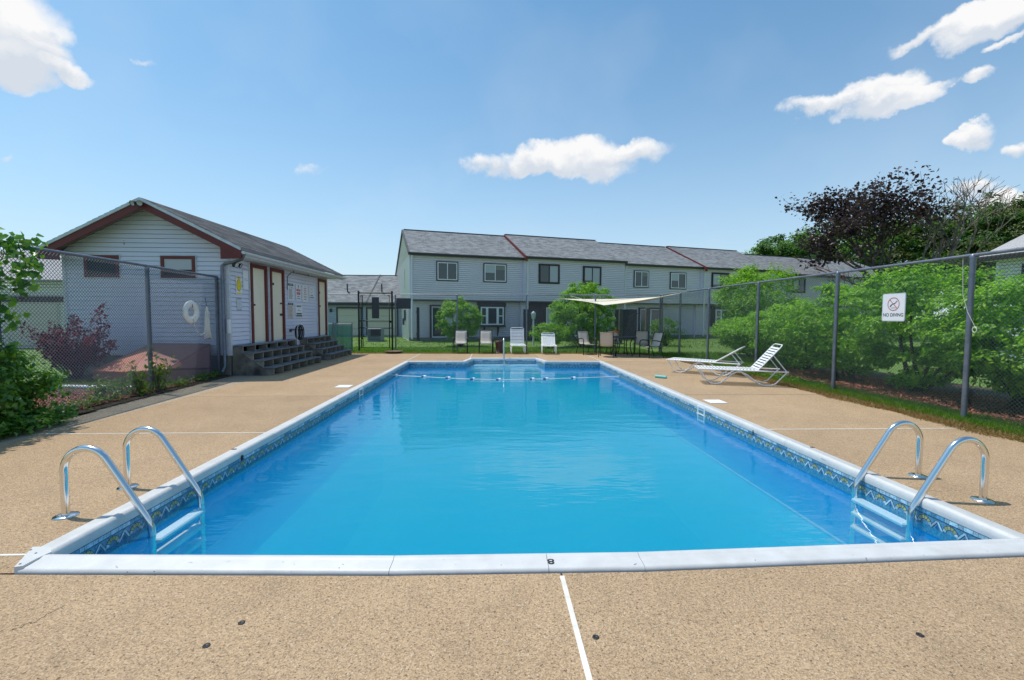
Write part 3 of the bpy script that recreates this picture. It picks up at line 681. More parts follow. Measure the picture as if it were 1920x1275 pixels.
# NO DIVING sign
sg = thing('no_diving_sign', 'white NO DIVING sign with crossed diver symbol hung on the right fence', 'sign', (6.965,7.44,1.69), -math.pi/2)
hw, hh = .225, .245
def rrect(w, h, r, n=5):
    return [(cx*(w-r)+r*math.cos(math.radians(a0+90*k/n)), cz*(h-r)+r*math.sin(math.radians(a0+90*k/n))) for cx, cz, a0 in ((1,1,0),(-1,1,90),(-1,-1,180),(1,-1,270)) for k in range(n+1)]
m = M(); R1 = rrect(hw, hh, .03); m.raw([(x,0,z) for x, z in R1]+[(x,-.006,z) for x, z in R1], [tuple(range(len(R1))), tuple(range(2*len(R1)-1, len(R1)-1, -1))]+[(k, (k+1)%len(R1), len(R1)+(k+1)%len(R1), len(R1)+k) for k in range(len(R1))])
m.build('sign_plate', K['alum'], sg)
m = M(); R2 = rrect(hw-.012, hh-.012, .022); m.raw([(x,-.0075,z) for x, z in R2]+[(x,-.004,z) for x, z in R2], [tuple(range(len(R2)-1,-1,-1))]); m.build('sign_face', K['signw'], sg)
m = M()
for k in range(36):
    a0, a1 = 2*math.pi*k/36, 2*math.pi*(k+1)/36
    m.face([(r*math.cos(a),-.0095,.055+r*math.sin(a)) for r, a in ((.103,a0),(.115,a0),(.115,a1),(.103,a1))])
m.face([(x,-.0097,.055+z) for x, z in ((-.078,.071),(-.071,.079),(.078,-.071),(.071,-.079))]); m.build('prohibition_ring', K['signred'], sg)
m = M()
m.face([(x,-.0092,.055+z) for x, z in ((-.072,-.038),(-.05,-.012),(-.035,.0),(.0,.012),(.03,.022),(.055,.05),(.075,.06),(.07,.045),(.045,.022),(.028,.004),(-.02,-.008),(-.04,-.028),(-.05,-.046))])
m.face([(-.058+.012*math.cos(a),-.0093,.018+.012*math.sin(a)) for a in [2*math.pi*k/10 for k in range(10)]])
for z in (-.062,-.072): m.face([(x,-.0092,.055+z+dz) for x, dz in ((-.045,0),(.045,0),(.045,.003),(-.045,.003))])
m.build('diver_symbol', K['mark'], sg)
text('lettering', 'NO DIVING', .082, (0,-.0085,-.135), (math.pi/2,0,0), 'mark', sg, sx=.92)

# wire and loop on the nearest right post
t = thing('loose_cord', 'thin pale cord with a knotted loop tied to the nearest right fence post', 'cord', (6.97,6.3,1.4))
M().tube([(-.05,-.0,1.0-.03),(-.04,-.02,.45),(-.045,-.10,.2),(-.05,-.22,-.02)], .003, 5).build('cord', K['rope'], t)
M().tube([(-.055,-.22+.03*math.cos(a),-.06+.04*math.sin(a)) for a in [2*math.pi*k/10 for k in range(10)]], .006, 5, closed=True).build('loop', K['rope'], t)

# life ring and throw rope on the left fence
lr = thing('life_ring', 'white foam life ring hanging on the left fence', 'life ring', (-6.60,9.93,1.56))
m = M(); n1, n2 = 32, 10; vs = []
for i in range(n1):
    a = 2*math.pi*i/n1
    for k in range(n2):
        b = 2*math.pi*k/n2; rr = .18+.075*math.cos(b); vs.append((.028+.033*math.sin(b), rr*math.cos(a), rr*math.sin(a)))
m.raw(vs, [(i*n2+k, i*n2+(k+1)%n2, ((i+1)%n1)*n2+(k+1)%n2, ((i+1)%n1)*n2+k) for i in range(n1) for k in range(n2)], 0, True)
m.build('ring', K['ringw'], lr)
M().tube([(.065,0,.09),(.07,.0,.115),(.05,.0,.20)], .006, 5).build('hook', K['black'], lr)
tr_ = thing('throw_rope', 'coiled white throw rope hanging from a hook beside the life ring', 'rope', (-6.60,10.42,1.3))
M().tube([(.04,-.02,.6),(.05,0,.42),(.05,.0,.36)], .006, 5).build('hook', K['black'], tr_)
for k in range(6):
    a = (k-2.5)*.022
    M().tube([(.05,.0,.40),(.05+.02*(k%2),a*.8,.25),(.05,a*1.4,-.05),(.06,a*2.0,-.32),(.05,a*1.9+.012,-.36),(.045,a*1.5,-.1),(.045,a*.5,.3)], .0085, 6).build('rope_strand', K['rope'], tr_)
M().tube([(.06,.0,.3),(.06,-.03,-.02),(.065,-.12,-.2),(.065,-.24,-.25),(.065,-.36,-.17),(.065,-.45,-.04),(.07,-.485,.1),(.07,-.49,.2)], .0075, 6).build('slack_line', K['rope'], tr_)

# ------------------------------------------------------------------ pool house
XW, Y0, Y1, XLW, ZE = -6.5, 11.2, 17.62, -10.35, 3.37     # east wall, gable wall, far wall, west wall, wall top
RX, RZ, RK = -8.20, 4.22, .50                                       # ridge
sh = thing('pool_house', 'grey clapboard pool house with oxblood trim and three cream doors', 'pool house', (XW, Y0, 0))
SO = Vector((XW, Y0, 0))
def sb(m, name, k, parent=sh, kind=None):
    m.v = [(x-SO.x, y-SO.y, z-SO.z) for x, y, z in m.v]; return m.build(name, K[k], parent, kind=kind)
sb(M().box(XLW+.03, XW-.02, Y0+.02, Y1-.02, .5, 2.98), 'wall_core', 'siding')
for yy in (Y0+.03, Y1-.03): sb(M().raw([(XLW+.05,yy,2.97),(XW-.05,yy,2.97),(XW-.05,yy,RZ-RK*(XW-RX)-.1),(RX,yy,RZ-.08),(XLW+.05,yy,RZ-RK*(RX-XLW)-.1)], [(0,1,2,3,4)]), 'gable_core', 'siding')
sb(M().box(XLW+.04, XW-.03, Y0+.04, Y1-.04, -.1, .5), 'foundation', 'found')
BH = .108
def zroof(x): return RZ-.06-(RZ-ZE)/(XW-RX)*abs(x-RX)
z = .53
while z < 4.1:
    z1 = min(z+BH, 4.14)
    def lim(zz):
        w = (RZ-.07-zz)/RK; return max(XLW, RX-w), min(XW, RX+w)
    a0, b0 = lim(z); a1, b1 = lim(z1)
    a1, b1 = max(a0, a1), min(b0, b1)
    if b1-a1 < .05: break
    sb(M().raw([(a0,Y0-.020,z+.012),(b0,Y0-.020,z+.012),(b1,Y0-.001,z1),(a1,Y0-.001,z1),(a0,Y0+.019,z+.012),(b0,Y0+.019,z+.012)], [(0,1,2,3),(4,5,1,0)]), 'siding_board', 'siding')
    if z < 2.9:
        z2 = min(z1, 2.92)
        sb(M().raw([(XW+.020,Y0,z+.012),(XW+.020,Y1,z+.012),(XW+.001,Y1,z2),(XW+.001,Y0,z2),(XW-.018,Y0,z+.012),(XW-.018,Y1,z+.012)], [(0,1,2,3),(4,5,1,0)]), 'siding_board', 'siding')
    z += BH
sb(M().box(-8.93,-8.92, Y0-.014, Y0-.004, 3.18, 3.29), 'board_joint', 'dgrey')
for (a, b, c, d) in ((XW-.04,XW+.028,Y0-.028,Y0+.05),(XLW-.028,XLW+.05,Y0-.028,Y0+.05),(XW-.04,XW+.028,Y1-.06,Y1+.02)): sb(M().box(a,b,c,d,.5,2.96), 'corner_board', 'wtrim')
# roof: two slopes of tabs, deck boards, red rakes
def tabs(o, u, v, Lu, Lv, tw=.33, th=.145, thick=.008, parent=None, m='roof', name='shingles'):
    u = np.array(Vector(u).normalized()); v = np.array(Vector(v).normalized()); n = np.cross(u, v); n = n if n[2] > 0 else -n
    o = np.array(o); P = []; F = []
    for r in range(int(Lv/th)):
        s = -((r*.37) % 1)*tw
        while s < Lu:
            a, b = max(0, s)+.003, min(Lu, s+tw)-.003
            if b-a > .02:
                h = thick*random.uniform(.8, 1.3); i = len(P)
                for (x, y, z) in ((a,r*th,h+.004),(b,r*th,h+.004),(b,(r+1)*th+.01,.004),(a,(r+1)*th+.01,.004),(a,r*th,0),(b,r*th,0)): P.append(o+u*x+v*y+n*z)
                F += [(i,i+1,i+2,i+3),(i+4,i+5,i+1,i)]
            s += tw
    return np_mesh(name, np.array(P), np.array(F), K[m], parent, 'stuff')
OVX, OVY = .55, .42
for sgn in (1, -1):
    ex = XW+OVX if sgn > 0 else XLW-.22; HWD = abs(ex-RX); zE = RZ-RK*HWD
    q = [(RX,Y0-OVY,RZ),(ex,Y0-OVY,zE),(ex,Y1+.3,zE),(RX,Y1+.3,RZ)]
    rf = sb(M().solid([(x,y,z-.03) for x,y,z in q], .06), 'roof_slope', 'roof2')
    P0 = Vector((ex,Y0-OVY-.015,zE+.004))-SO; tabs(P0, (0,1,0), (-sgn*HWD,0,RZ-zE), Y1+.3-Y0+OVY+.03, math.hypot(HWD, RZ-zE), parent=rf, m='roof2')
    y = Y0-OVY
    rb = [(RX,RZ-.075),(ex,zE-.075),(ex,zE-.075-.16),(RX,RZ-.245)]
    sb(M().solid([(x,y+.012,z) for x,z in rb], .03), 'rake_board', 'red')
    sb(M().solid([(x,y-.016,z) for x,z in ((RX,RZ+.0),(ex,zE+.0),(ex,zE-.07),(RX,RZ-.07))], .02), 'drip_edge', 'wtrim')
    xi = XW-.02 if sgn > 0 else XLW+.02
    sb(M().solid([(ex-sgn*.48,y+.03,zE+.24-.2),(ex-sgn*.005,y+.03,zE-.2),(ex-sgn*.005,y+.03,zE-.25),(ex-sgn*.48,y+.03,zE-.27)], .03), 'cornice_return', 'red')
    sb(M().solid([(xi,Y0-OVY+.05,2.94),(ex-sgn*.03,Y0-OVY+.05,2.95),(ex-sgn*.03,Y1+.25,2.95),(xi,Y1+.25,2.94)], .02), 'soffit', 'wtrim')
zE = RZ-RK*(XW+OVX-RX); sb(M().box(XW+OVX-.02, XW+OVX+.0, Y0-OVY+.05, Y1+.3, zE-.2, zE-.07), 'fascia', 'wtrim')
zE = RZ-RK*(XW+OVX-RX)
# gutter (open half round) and downspout
m = M(); gp_ = [(math.cos(math.radians(a))*.055, math.sin(math.radians(a))*.055) for a in range(180, 361, 20)]
gxc, gzc = XW+OVX+.06, zE-.10; n = len(gp_); vs = [(gxc+a, Y0-OVY, gzc+b) for a, b in gp_]+[(gxc+a, Y1+.32, gzc+b) for a, b in gp_]
m.raw(vs, [(i, i+1, n+i+1, n+i) for i in range(n-1)]+[tuple(range(n)), tuple(range(2*n-1, n-1, -1))], 0, False); sb(m, 'gutter', 'wtrim')
sb(M().tube([(gxc-.02,Y0-OVY+.07,gzc-.05),(gxc-.10,Y0-OVY+.1,gzc-.17),(XW+.16,Y0-.10,gzc-.22),(XW-.02,Y0-.075,gzc-.24),(XW-.10,Y0-.07,gzc-.30),(XW-.10,Y0-.07,gzc-.6),(XW-.10,Y0-.07,.25),(XW-.10,Y0-.2,.1)], .038, 10), 'downspout', 'galv')
# gable windows
def win_g(x0, x1, z0, z1, half):
    w = sb(M().box(x0, x1, Y0-.045, Y0+.03, z0, z0+.06), 'window', 'red')
    for (a, b, c, d) in ((x0,x0+.075,z0+.06,z1),(x1-.075,x1,z0+.06,z1),(x0+.075,x1-.075,z1-.075,z1)): sb(M().box(a,b,Y0-.044,Y0+.03,c,d), 'frame', 'red', w)
    for (a, b, c, d) in ((x0-.03,x0-.002,z0-.03,z1+.03),(x1+.002,x1+.03,z0-.03,z1+.03),(x0-.002,x1+.002,z1+.002,z1+.03),(x0-.002,x1+.002,z0-.03,z0-.002)): sb(M().box(a,b,Y0-.03,Y0+.03,c,d), 'trim', 'wtrim', w)
    sb(M().box(x0+.075,x1-.075,Y0-.025,Y0-.01,z0+.06,z1-.075), 'pane', 'curtain' if half else 'screen', w)
    if half: sb(M().box(x0+.075,x1-.075,Y0-.029,Y0-.025,z0+.06,z0+.2), 'lower_pane', 'screen', w)
win_g(-9.86,-9.05,2.40,2.93,False); win_g(-8.07,-7.26,2.40,2.93,True)
# doors on the east wall
def door_e(y0, y1, z0, z1, hw):
    x = XW
    d = sb(M().bbox(x-.01, x+.024, y0+.09, y1-.09, z0+.02, z1-.10, .003), 'door', 'cream')
    for (a, b, c, e) in ((y0,y0+.09,z0,z1),(y1-.09,y1,z0,z1),(y0+.09,y1-.09,z1-.10,z1)): sb(M().box(x-.015,x+.075,a,b,c,e), 'door_frame', 'red', d)
    for (a, b) in ((y0-.035,y0-.003),(y1+.003,y1+.035)): sb(M().box(x-.01,x+.05,a,b,z0,z1+.03), 'frame_trim', 'wtrim', d)
    sb(M().box(x,x+.11,y0,y1,z0-.03,z0-.002), 'threshold', 'wtrim', d)
    for (kind, yy, zz) in hw:
        if kind == 'plate': sb(M().bbox(x+.024,x+.036,yy-.07,yy+.07,zz-.035,zz+.035,.003), 'door_plate', 'dgrey', d)
        else: sb(M().lathe([(.0,.075),(.025,.07),(.03,.05),(.012,.03),(.012,.0),(.03,.0)],n=12), 'knob', 'dgrey', d) if 0 else sb(M().tube([(x+.02,yy,zz),(x+.04,yy,zz),(x+.045,yy,zz),(x+.07,yy,zz)], [.012,.012,.028,.02], 10), 'door_knob', 'black', d)
door_e(12.10,12.95,.75,2.88,[('knob',12.27,1.78)])
door_e(13.13,13.98,.75,2.88,[('plate',13.33,2.42),('knob',13.77,1.86),('plate',13.80,1.52)])
door_e(16.62,17.44,.75,2.86,[('plate',16.80,2.35),('knob',16.80,1.85)])
# conduit under the soffit, wall outlet
sb(M().tube([(XW+.03,14.25,2.3),(XW+.04,14.25,2.72),(XW+.12,14.35,2.86),(XW+.13,16.2,2.86)], .011, 6), 'conduit', 'dgrey')
for y in (14.5,15.6): sb(M().tube([(XW+.13,y,2.84),(XW+.13,y,2.95)], .012, 6), 'conduit_clip', 'dgrey')
sb(M().bbox(XW+.016,XW+.05,14.35,14.47,.98,1.06,.004), 'outlet_box', 'dgrey')
sb(M().bbox(XW+.002,XW+.05,Y0-.1,Y0-.03,1.05,1.4,.01), 'meter_box', 'white')
def floods(loc, ang, label):
    t = thing('flood_light', label, 'flood light', loc, ang)
    M().lathe([(0,.03),(.045,.03),(.05,0),(.05,-.01),(0,-.01)], n=14).build('base', K['black'], t).rotation_euler = (math.pi/2,0,0)
    for s in (-1, 1):
        M().tube([(0,-.03,0),(s*.06,-.08,-.01)], .012, 6).build('arm', K['black'], t)
        h = M().lathe([(0,-.07),(.025,-.065),(.035,-.03),(.058,.02),(.062,.04)], n=16).build('lamp_head', K['black'], t, (s*.075,-.10,.0)); h.rotation_euler = (math.radians(112), 0, math.radians(12*s))
        M().lathe([(0,.010),(.03,.014),(.050,.02),(.058,.026)], n=16).build('lens', K['lamp_glass'], h)
floods((RX+.02,Y0-OVY-.03,RZ-.16), 0, 'twin black flood lamps at the peak of the pool house gable')
floods((XW+.28,Y0-OVY+.16,2.70), math.pi/2, 'twin black flood lamps under the eave by the first cream door')

# posters on the east wall
def poster(y0, z1, y1, z0, label, face, marks, name='wall_sign', fm='signw'):
    t = thing(name, label, 'sign', (XW+.022, y0, z0), math.pi/2); w, h = y1-y0, z1-z0
    M().bbox(0, w, -.006, .004, 0, h, .002).build('sign_plate', K[fm], t)
    for k in marks:
        if k[0] == 'b': M().face([(x*w,-.0095,z*h) for x, z in ((k[1],k[3]),(k[2],k[3]),(k[2],k[4]),(k[1],k[4]))]).build('printed_band', K[k[5]], t)
        elif k[0] == 't': text('lettering', k[1], k[4]*h, (k[2]*w,-.0105,k[3]*h), (math.pi/2,0,0), k[5], t, sx=k[6] if len(k) > 6 else 1)
        elif k[0] == 'o':
            n = 24; M().face([(k[1]*w+k[3]*w*math.cos(2*math.pi*i/n),-.0092-k[6],k[2]*h+k[4]*h*math.sin(2*math.pi*i/n)) for i in range(n)]).build('printed_disc', K[k[5]], t)
    return t
def lines(z0, z1, n, m='mark', x0=.12, x1=.88, jitter=.2):
    out = []; random.seed(int(z0*1000)+n)
    for i in range(n):
        z = z1-(z1-z0)*(i+.5)/n; out.append(('b', x0, x1-random.random()*jitter, z-.008, z+.008, m))
    return out
poster(11.47,2.48,11.72,2.02,'yellow oval notice on white board left of the first cream door','y',[('b',.08,.92,.88,.98,'yellow'),('t','POOL',.5,.93,.07,'mark'),('o',.5,.52,.42,.33,'mark',0),('o',.5,.52,.39,.31,'yellow',.0006),('b',.44,.56,.34,.7,'mark'),('b',.1,.9,.04,.12,'yellow')])
poster(11.80,2.67,12.04,2.17,'plain white box mounted high between the yellow notice and the door','w',[('b',.1,.9,.48,.5,'acbox'),('b',.2,.8,.56,.57,'acbox')])
poster(11.50,1.93,11.70,1.62,'blank grey notice below the yellow oval one','g',[('b',.06,.94,.94,.97,'dgrey'),('b',.06,.94,.03,.06,'dgrey')], fm='wtrim')
poster(14.28,2.53,14.68,1.98,'white rules board with dark heading, leftmost of the upper row','w',[('b',.06,.94,.84,.97,'mark'),('t','POOL RULES',.5,.905,.09,'signw',.8),('o',.7,.74,.07,.04,'mark',0),('b',.2,.5,.75,.77,'mark')]+lines(.06,.68,13))
poster(14.86,2.53,15.22,1.98,'white notice with bold red lines in the upper row','w',[('o',.5,.9,.09,.05,'mark',0),('t','NO',.5,.78,.1,'signred'),('b',.1,.9,.58,.7,'signred'),('t','LIFEGUARD',.5,.64,.075,'signw',.75),('b',.14,.86,.38,.52,'signred'),('t','ON DUTY',.5,.45,.08,'signw',.9),('t','SWIM AT',.5,.27,.08,'mark'),('t','OWN RISK',.5,.15,.08,'mark')])
poster(15.34,2.53,15.78,1.96,'white notice with fine red capitals in the upper row','w',[('o',.5,.93,.04,.03,'mark',0),('t','CHILDREN',.5,.82,.075,'signred'),('t','UNDER 14',.5,.70,.075,'signred'),('t','MUST BE',.5,.58,.075,'signred'),('t','WITH ADULT',.5,.46,.07,'signred'),('t','NO GLASS',.5,.31,.08,'mark'),('t','PLEASE',.5,.16,.08,'mark')])
poster(15.91,2.50,16.33,2.08,'white no diving notice beside the last cream door','w',[('o',.5,.70,.2,.2,'mark',0),('o',.5,.70,.175,.175,'signw',.0006),('b',.42,.58,.64,.76,'mark'),('t','NO DIVING',.5,.30,.13,'mark',.8),('b',.1,.9,.1,.16,'mark')])
poster(14.28,1.90,14.64,1.40,'tan notice with a dark heading in the lower row','w',[('b',.02,.98,.87,.99,'mark'),('t','POOL HOURS',.5,.93,.08,'signw',.75)]+lines(.06,.8,9,'stairc_l'), fm='signtan') if 0 else poster(14.28,1.90,14.64,1.40,'tan notice with a dark heading in the lower row','w',[('b',.02,.98,.87,.99,'mark'),('t','POOL HOURS',.5,.93,.08,'signw',.75)]+lines(.06,.8,9,'red',.12,.88), fm='signtan')
poster(14.80,1.87,15.32,1.44,'pale notice with bold dark heading and a footer, right one in the lower row','w',[('t','EMERGENCY',.5,.84,.17,'mark',.85),('t','DIAL 911',.5,.52,.12,'acbox',.9),('b',.12,.88,.22,.32,'mark'),('b',.06,.94,.06,.16,'mark')])

# stairs
def stairs(y0, y1, n, label, side):
    t = thing('stairs', label, 'stairs', (XW, y0, 0)); Ls = y1-y0
    for k in range(4):
        zt = .74-.18*k; xf = .24+.25*k; xb = .02 if k == 0 else xf-.28
        M().bbox(xb, xf+.02, -.02+.03*k*0, Ls+.02, zt-.03, zt, .006).build('tread', K['tread'], t)
        xi = xf-.24 if k else .02
        for j in range(n+1+(k if k < 2 else 1)):
            nn = n+(k if k < 2 else 1); yy = Ls*j/nn
            M().box(xi+.0, xf-.0, min(max(yy-.018,0.003),Ls-.04), min(max(yy+.018,.04),Ls), zt-.18, zt-.031).build('divider', K['divid'], t)
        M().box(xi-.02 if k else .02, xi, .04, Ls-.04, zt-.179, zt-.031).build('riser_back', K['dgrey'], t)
    for yy in (-.045, Ls+.005):
        prof_ = [(.02,0),(1.0,0),(1.0,.17),(.76,.17),(.74,.17),(.5,.35),(.25,.53),(.25,.70),(.02,.70)] if side else [(.02,0),(.76,0),(.74,.17),(.5,.35),(.25,.53),(.25,.70),(.02,.70)]
        m = M(); n2 = len(prof_); m.raw([(x,yy,z) for x,z in prof_]+[(x,yy+.04,z) for x,z in prof_], [tuple(range(n2)), tuple(range(2*n2-1,n2-1,-1))]+[((i+1)%n2, i, n2+i, n2+(i+1)%n2) for i in range(n2)])
        m.build('side_panel', K['stairc'], t)
    return t
stairs(11.30,14.30,5,'wide grey cubby backed stairs below the first two cream doors',True)
stairs(15.15,17.35,4,'shorter grey cubby backed stairs below the last cream door',True)
hr = thing('hose_reel', 'black hose coiled on a wall reel between the two stairs', 'hose reel', (-6.30,14.45,.74))
for k in range(5):
    rr = .15+.014*(k%3); M().tube([(.02+.035*k, rr*1.0*math.cos(a), .22+rr*1.35*math.sin(a)) for a in [2*math.pi*i/24 for i in range(24)]], .016, 7, closed=True).build('hose_loop', K['rubber'], hr)
M().tube([(.10,.2*math.cos(math.radians(a)),.24+.24*math.sin(math.radians(a))) for a in range(0,181,15)]+[(.1,-.2,0)], .012, 7).build('reel_bracket', K['wtrim'], hr)
M().tube([(-.18,0,.3),(.2,0,.3)], .02, 8).build('axle', K['black'], hr)

# cellar hatch behind the left fence
ch = thing('cellar_hatch', 'red brown sloping cellar hatch against the pool house gable', 'cellar hatch', (-8.4,10.6,0))
O = Vector((-8.4,10.6,0)); W = lambda *p: Vector(p)-O
A_, B_, Cc, D_, E_, F_, G_ = gy(172,697,10.0), gy(245,699,9.35), gy(282,658,10.25), gy(283,646,11.15), gy(393,647,11.15), gy(391,691,10.62), gy(315,693,9.75)
M().solid([W(*A_), W(*B_), W(*Cc)], .05).build('hatch_slope', K['redbox'], ch)
M().solid([W(*A_), W(*Cc), W(*D_)], .05).build('hatch_slope', K['redbox'], ch)
M().solid([W(*B_), W(*G_), W(*Cc)], .05).build('hatch_slope', K['redbox'], ch)
e_ = Vector((0,0,.012))
M().solid([W(*(Cc+e_)), W(*(G_+e_)), W(*(E_+e_))], .05).build('hatch_door', K['redbox2'], ch); M().solid([W(*(Cc+e_)), W(*(E_+e_)), W(*(D_+e_))], .05).build('hatch_door', K['redbox2'], ch)
M().solid([W(*(G_+e_)), W(*(F_+e_)), W(*(E_+e_))], .05).build('hatch_door', K['redbox2'], ch)
g0 = lambda p: Vector((p.x, p.y+.03, -.04))
bs = M()
for p, q in ((A_,B_),(B_,G_),(G_,F_),(F_,E_),(D_,A_)): bs.face([W(*g0(p)), W(*g0(q)), W(q.x,q.y+.03,q.z-.02), W(p.x,p.y+.03,p.z-.02)])
bs.build('hatch_base', K['redbox2'], ch)

# ------------------------------------------------------------------ town house row
RA = .28; HS = 1.024; RO = Vector((-5.04,27,0)); RIDGE_D = 4.3
def siding_wall(name, x0, x1, y, z0, z1, m, parent, step=.125, flip=1, tri=None):
    lp = .013 if m == 'siding_w' else .028
    P = []; F = []; z = z0
    while z < z1-.02:
        zt = min(z+step, z1); a0, b0 = (x0, x1) if not tri else tri(z); a1, b1 = (x0, x1) if not tri else tri(zt); i = len(P)
        P += [(a0,y-lp*flip,z+.028),(b0,y-lp*flip,z+.028),(b1,y-.002*flip,zt),(a1,y-.002*flip,zt),(a0,y+.028*flip,z+.028),(b0,y+.028*flip,z+.028)]; F += [(i,i+1,i+2,i+3),(i+4,i+5,i+1,i)]; z += step
    return np_mesh(name, np.array(P), np.array(F), K[m], parent, 'stuff')
def window2(p, x0, x1, z0, z1, y, style, d=.09):
    fm, sm = {'w': ('brown','white'), 'b': ('brown','brown')}[style[0]]
    w = M().box(x0-.06, x1+.06, y-d*.8, y, z0-.06, z0).build('window', K[fm], p)
    for (a, b, c, e) in ((x0-.06,x0,z0,z1+.06),(x1,x1+.06,z0,z1+.06),(x0,x1,z1,z1+.06)): M().box(a,b,y-d*.8,y,c,e).build('trim', K[fm], w)
    f = .06; xm = (x0+x1)/2
    m = M()
    for (a, b, c, e) in ((x0,x1,z0,z0+f),(x0,x1,z1-f,z1),(x0,x0+f,z0+f,z1-f),(x1-f,x1,z0+f,z1-f),(xm-.025,xm+.025,z0+f,z1-f)): m.box(a,b,y-d,y,c,e)
    m.build('frame', K[sm], w)
    bl = random.choice((0,.35,.5,.8,0)); br = random.choice((.3,.55,0,.9))
    if bl: M().box(x0+f,xm-.025,y-.062,y-.056,z1-f-(z1-z0-2*f)*bl,z1-f).build('blind', K['curtain'], w)
    if br and style[1] != 'c': M().box(xm+.025,x1-f,y-.058,y-.051,z1-f-(z1-z0-2*f)*br,z1-f).build('blind', K['blind2'], w)
    M().box(x0+f,xm-.025,y-.055,y-.030,z0+f,z1-f).build('pane', K['glass'], w); M().box(xm+.025,x1-f,y-.050,y-.030,z0+f,z1-f).build('pane', K['curtain' if style[1] == 'c' else 'glass'], w)
def house(i, x0, x1, yo, eave, ridge, label, wins, lower, end=False, red=False, spout=None, m='siding_r'):
    x0, x1 = x0*HS, x1*HS; spout = None if spout is None else spout*HS
    wins = [(w[0]*HS, w[1]*HS)+tuple(w[2:]) for w in wins]; lower = [(w[0], w[1]*HS, w[2]*HS)+tuple(w[3:]) for w in lower]
    t = thing('town_house', label, 'town house', RO+Vector((math.cos(RA)*x0, math.sin(RA)*x0, 0)), RA, 'town houses in the row beyond the pool')
    Lx = x1-x0; dpt = 8.6
    M().box(0, Lx-.01, yo+.03, yo+dpt, 2.5, eave-.10).build('upper_wall_core', K[m], t)
    M().box(0, Lx-.01, yo+.63, yo+dpt, -.1, 2.5).build('lower_wall_core', K[m], t)
    siding_wall('upper_siding', 0, Lx, yo, 2.5, eave-.1, m, t)
    siding_wall('lower_siding', 0, Lx, yo+.6, .15, 2.46, 'siding_r', t)
    M().box(0, Lx, yo-.01, yo+.6, 2.44, 2.5).build('overhang_soffit', K['dgrey'], t)
    M().box(-.01, Lx, yo+.55, yo+.62, -.05, .15).build('foundation', K['found'], t)
    k = (ridge-eave)/(RIDGE_D+.35); 
    M().solid([(0,yo-.35,eave-.03),(Lx,yo-.35,eave-.03),(Lx,yo+RIDGE_D,ridge-.03),(0,yo+RIDGE_D,ridge-.03)], .06).build('roof', K['roof'], t)
    tabs((-.02,yo-.37,eave+.004), (1,0,0), (0,RIDGE_D+.35,ridge-eave), Lx+.04, math.hypot(RIDGE_D+.35, ridge-eave), .30, .14, .009, t, 'roof')
    M().solid([(0,yo+RIDGE_D,ridge-.03),(Lx,yo+RIDGE_D,ridge-.03),(Lx,yo+14.5,ridge-(14.5-RIDGE_D)*.335-.03),(0,yo+14.5,ridge-(14.5-RIDGE_D)*.335-.03)], .06).build('rear_roof', K['roof'], t)
    M().box(.02, Lx-.02, yo+RIDGE_D-.12, yo+RIDGE_D+.12, ridge+.0, ridge+.045).build('ridge_cap', K['dgrey'], t)
    M().box(0, Lx, yo-.36, yo-.33, eave-.16, eave-.02).build('fascia', K['brown'], t)
    M().box(0, Lx, yo-.33, yo+.02, eave-.12, eave-.08).build('soffit', K['wtrim'], t)
    if red:   # the stepped red rake and end return at the left side of this unit
        M().solid([(-.03,yo-.40,eave-.24),(-.03,yo-.40,eave+.02),(-.03,yo+RIDGE_D,ridge+.03),(-.03,yo+RIDGE_D,ridge-.22)], .06).build('rake_board', K['red'], t)
        M().box(-.02,-.0,yo,yo+1,2.5,eave-.1).build('return_wall', K['siding_r'], t)
        M().box(-.05,.07,yo-.42,yo-.31,eave-.32,eave).build('rake_end', K['red'], t)
    for w in wins: window2(t, w[0]-x0, w[1]-x0, w[2], w[3], yo, w[4])
    if spout is not None:
        M().tube([(spout-x0,yo-.30,eave-.15),(spout-x0,yo-.06,eave-.4),(spout-x0,yo-.05,2.45),(spout-x0,yo-.05,.1)], .05, 8).build('downspout', K['siding_w'] if i != 4 else K['white'], t)
    if end:   # gable end facing the left
        dd = 14.2; k2 = .335
        def tri(z):
            a = yo+.0 if z > 2.5 else yo+.6
            if z > eave-.1: a = yo-.0+(z-eave+.1)/k
            b = min(yo+dd, yo+RIDGE_D+(ridge-.1-z)/k2); return -a, -b
        P = []; F = []; z = .05
        while z < ridge-.15:
            zt = z+.125; a0, b0 = tri(z+.001); a1, b1 = tri(zt-.001)
            if b1 < a1: 
                j = len(P); P += [(-.025,-a0,z+.018),(-.025,-b0,z+.018),(-.014,-b1,zt),(-.014,-a1,zt),(-.009,-a0,z+.018),(-.009,-b0,z+.018)]; F += [(j,j+1,j+2,j+3),(j+4,j+5,j+1,j)]
            z += .125
        np_mesh('gable_siding', np.array(P), np.array(F), K['siding_w'], t, 'stuff')
        M().box(-.008,.0,yo+.6,yo+dd,-.1,4.0).build('gable_core', K['siding_w'], t)
        M().raw([(-.007,yo+.02,3.9),(-.007,yo+.02,eave-.1),(-.007,yo+RIDGE_D,ridge-.08),(-.007,yo+dd,ridge-.08-(dd-RIDGE_D)*k2),(-.007,yo+dd,3.9)], [(0,1,2,3,4)]).build('gable_core', K['siding_w'], t)
        M().solid([(-.06,yo-.36,eave-.16),(-.06,yo-.36,eave+.02),(-.06,yo+RIDGE_D,ridge+.02),(-.06,yo+RIDGE_D,ridge-.16)], .09).build('rake_board', K['brown'], t)
        zr = ridge-(dd+.3-RIDGE_D)*k2
        M().solid([(-.06,yo+dd+.3,zr-.16),(-.06,yo+dd+.3,zr+.02),(-.06,yo+RIDGE_D,ridge+.02),(-.06,yo+RIDGE_D,ridge-.16)], .09).build('rake_board', K['brown'], t)
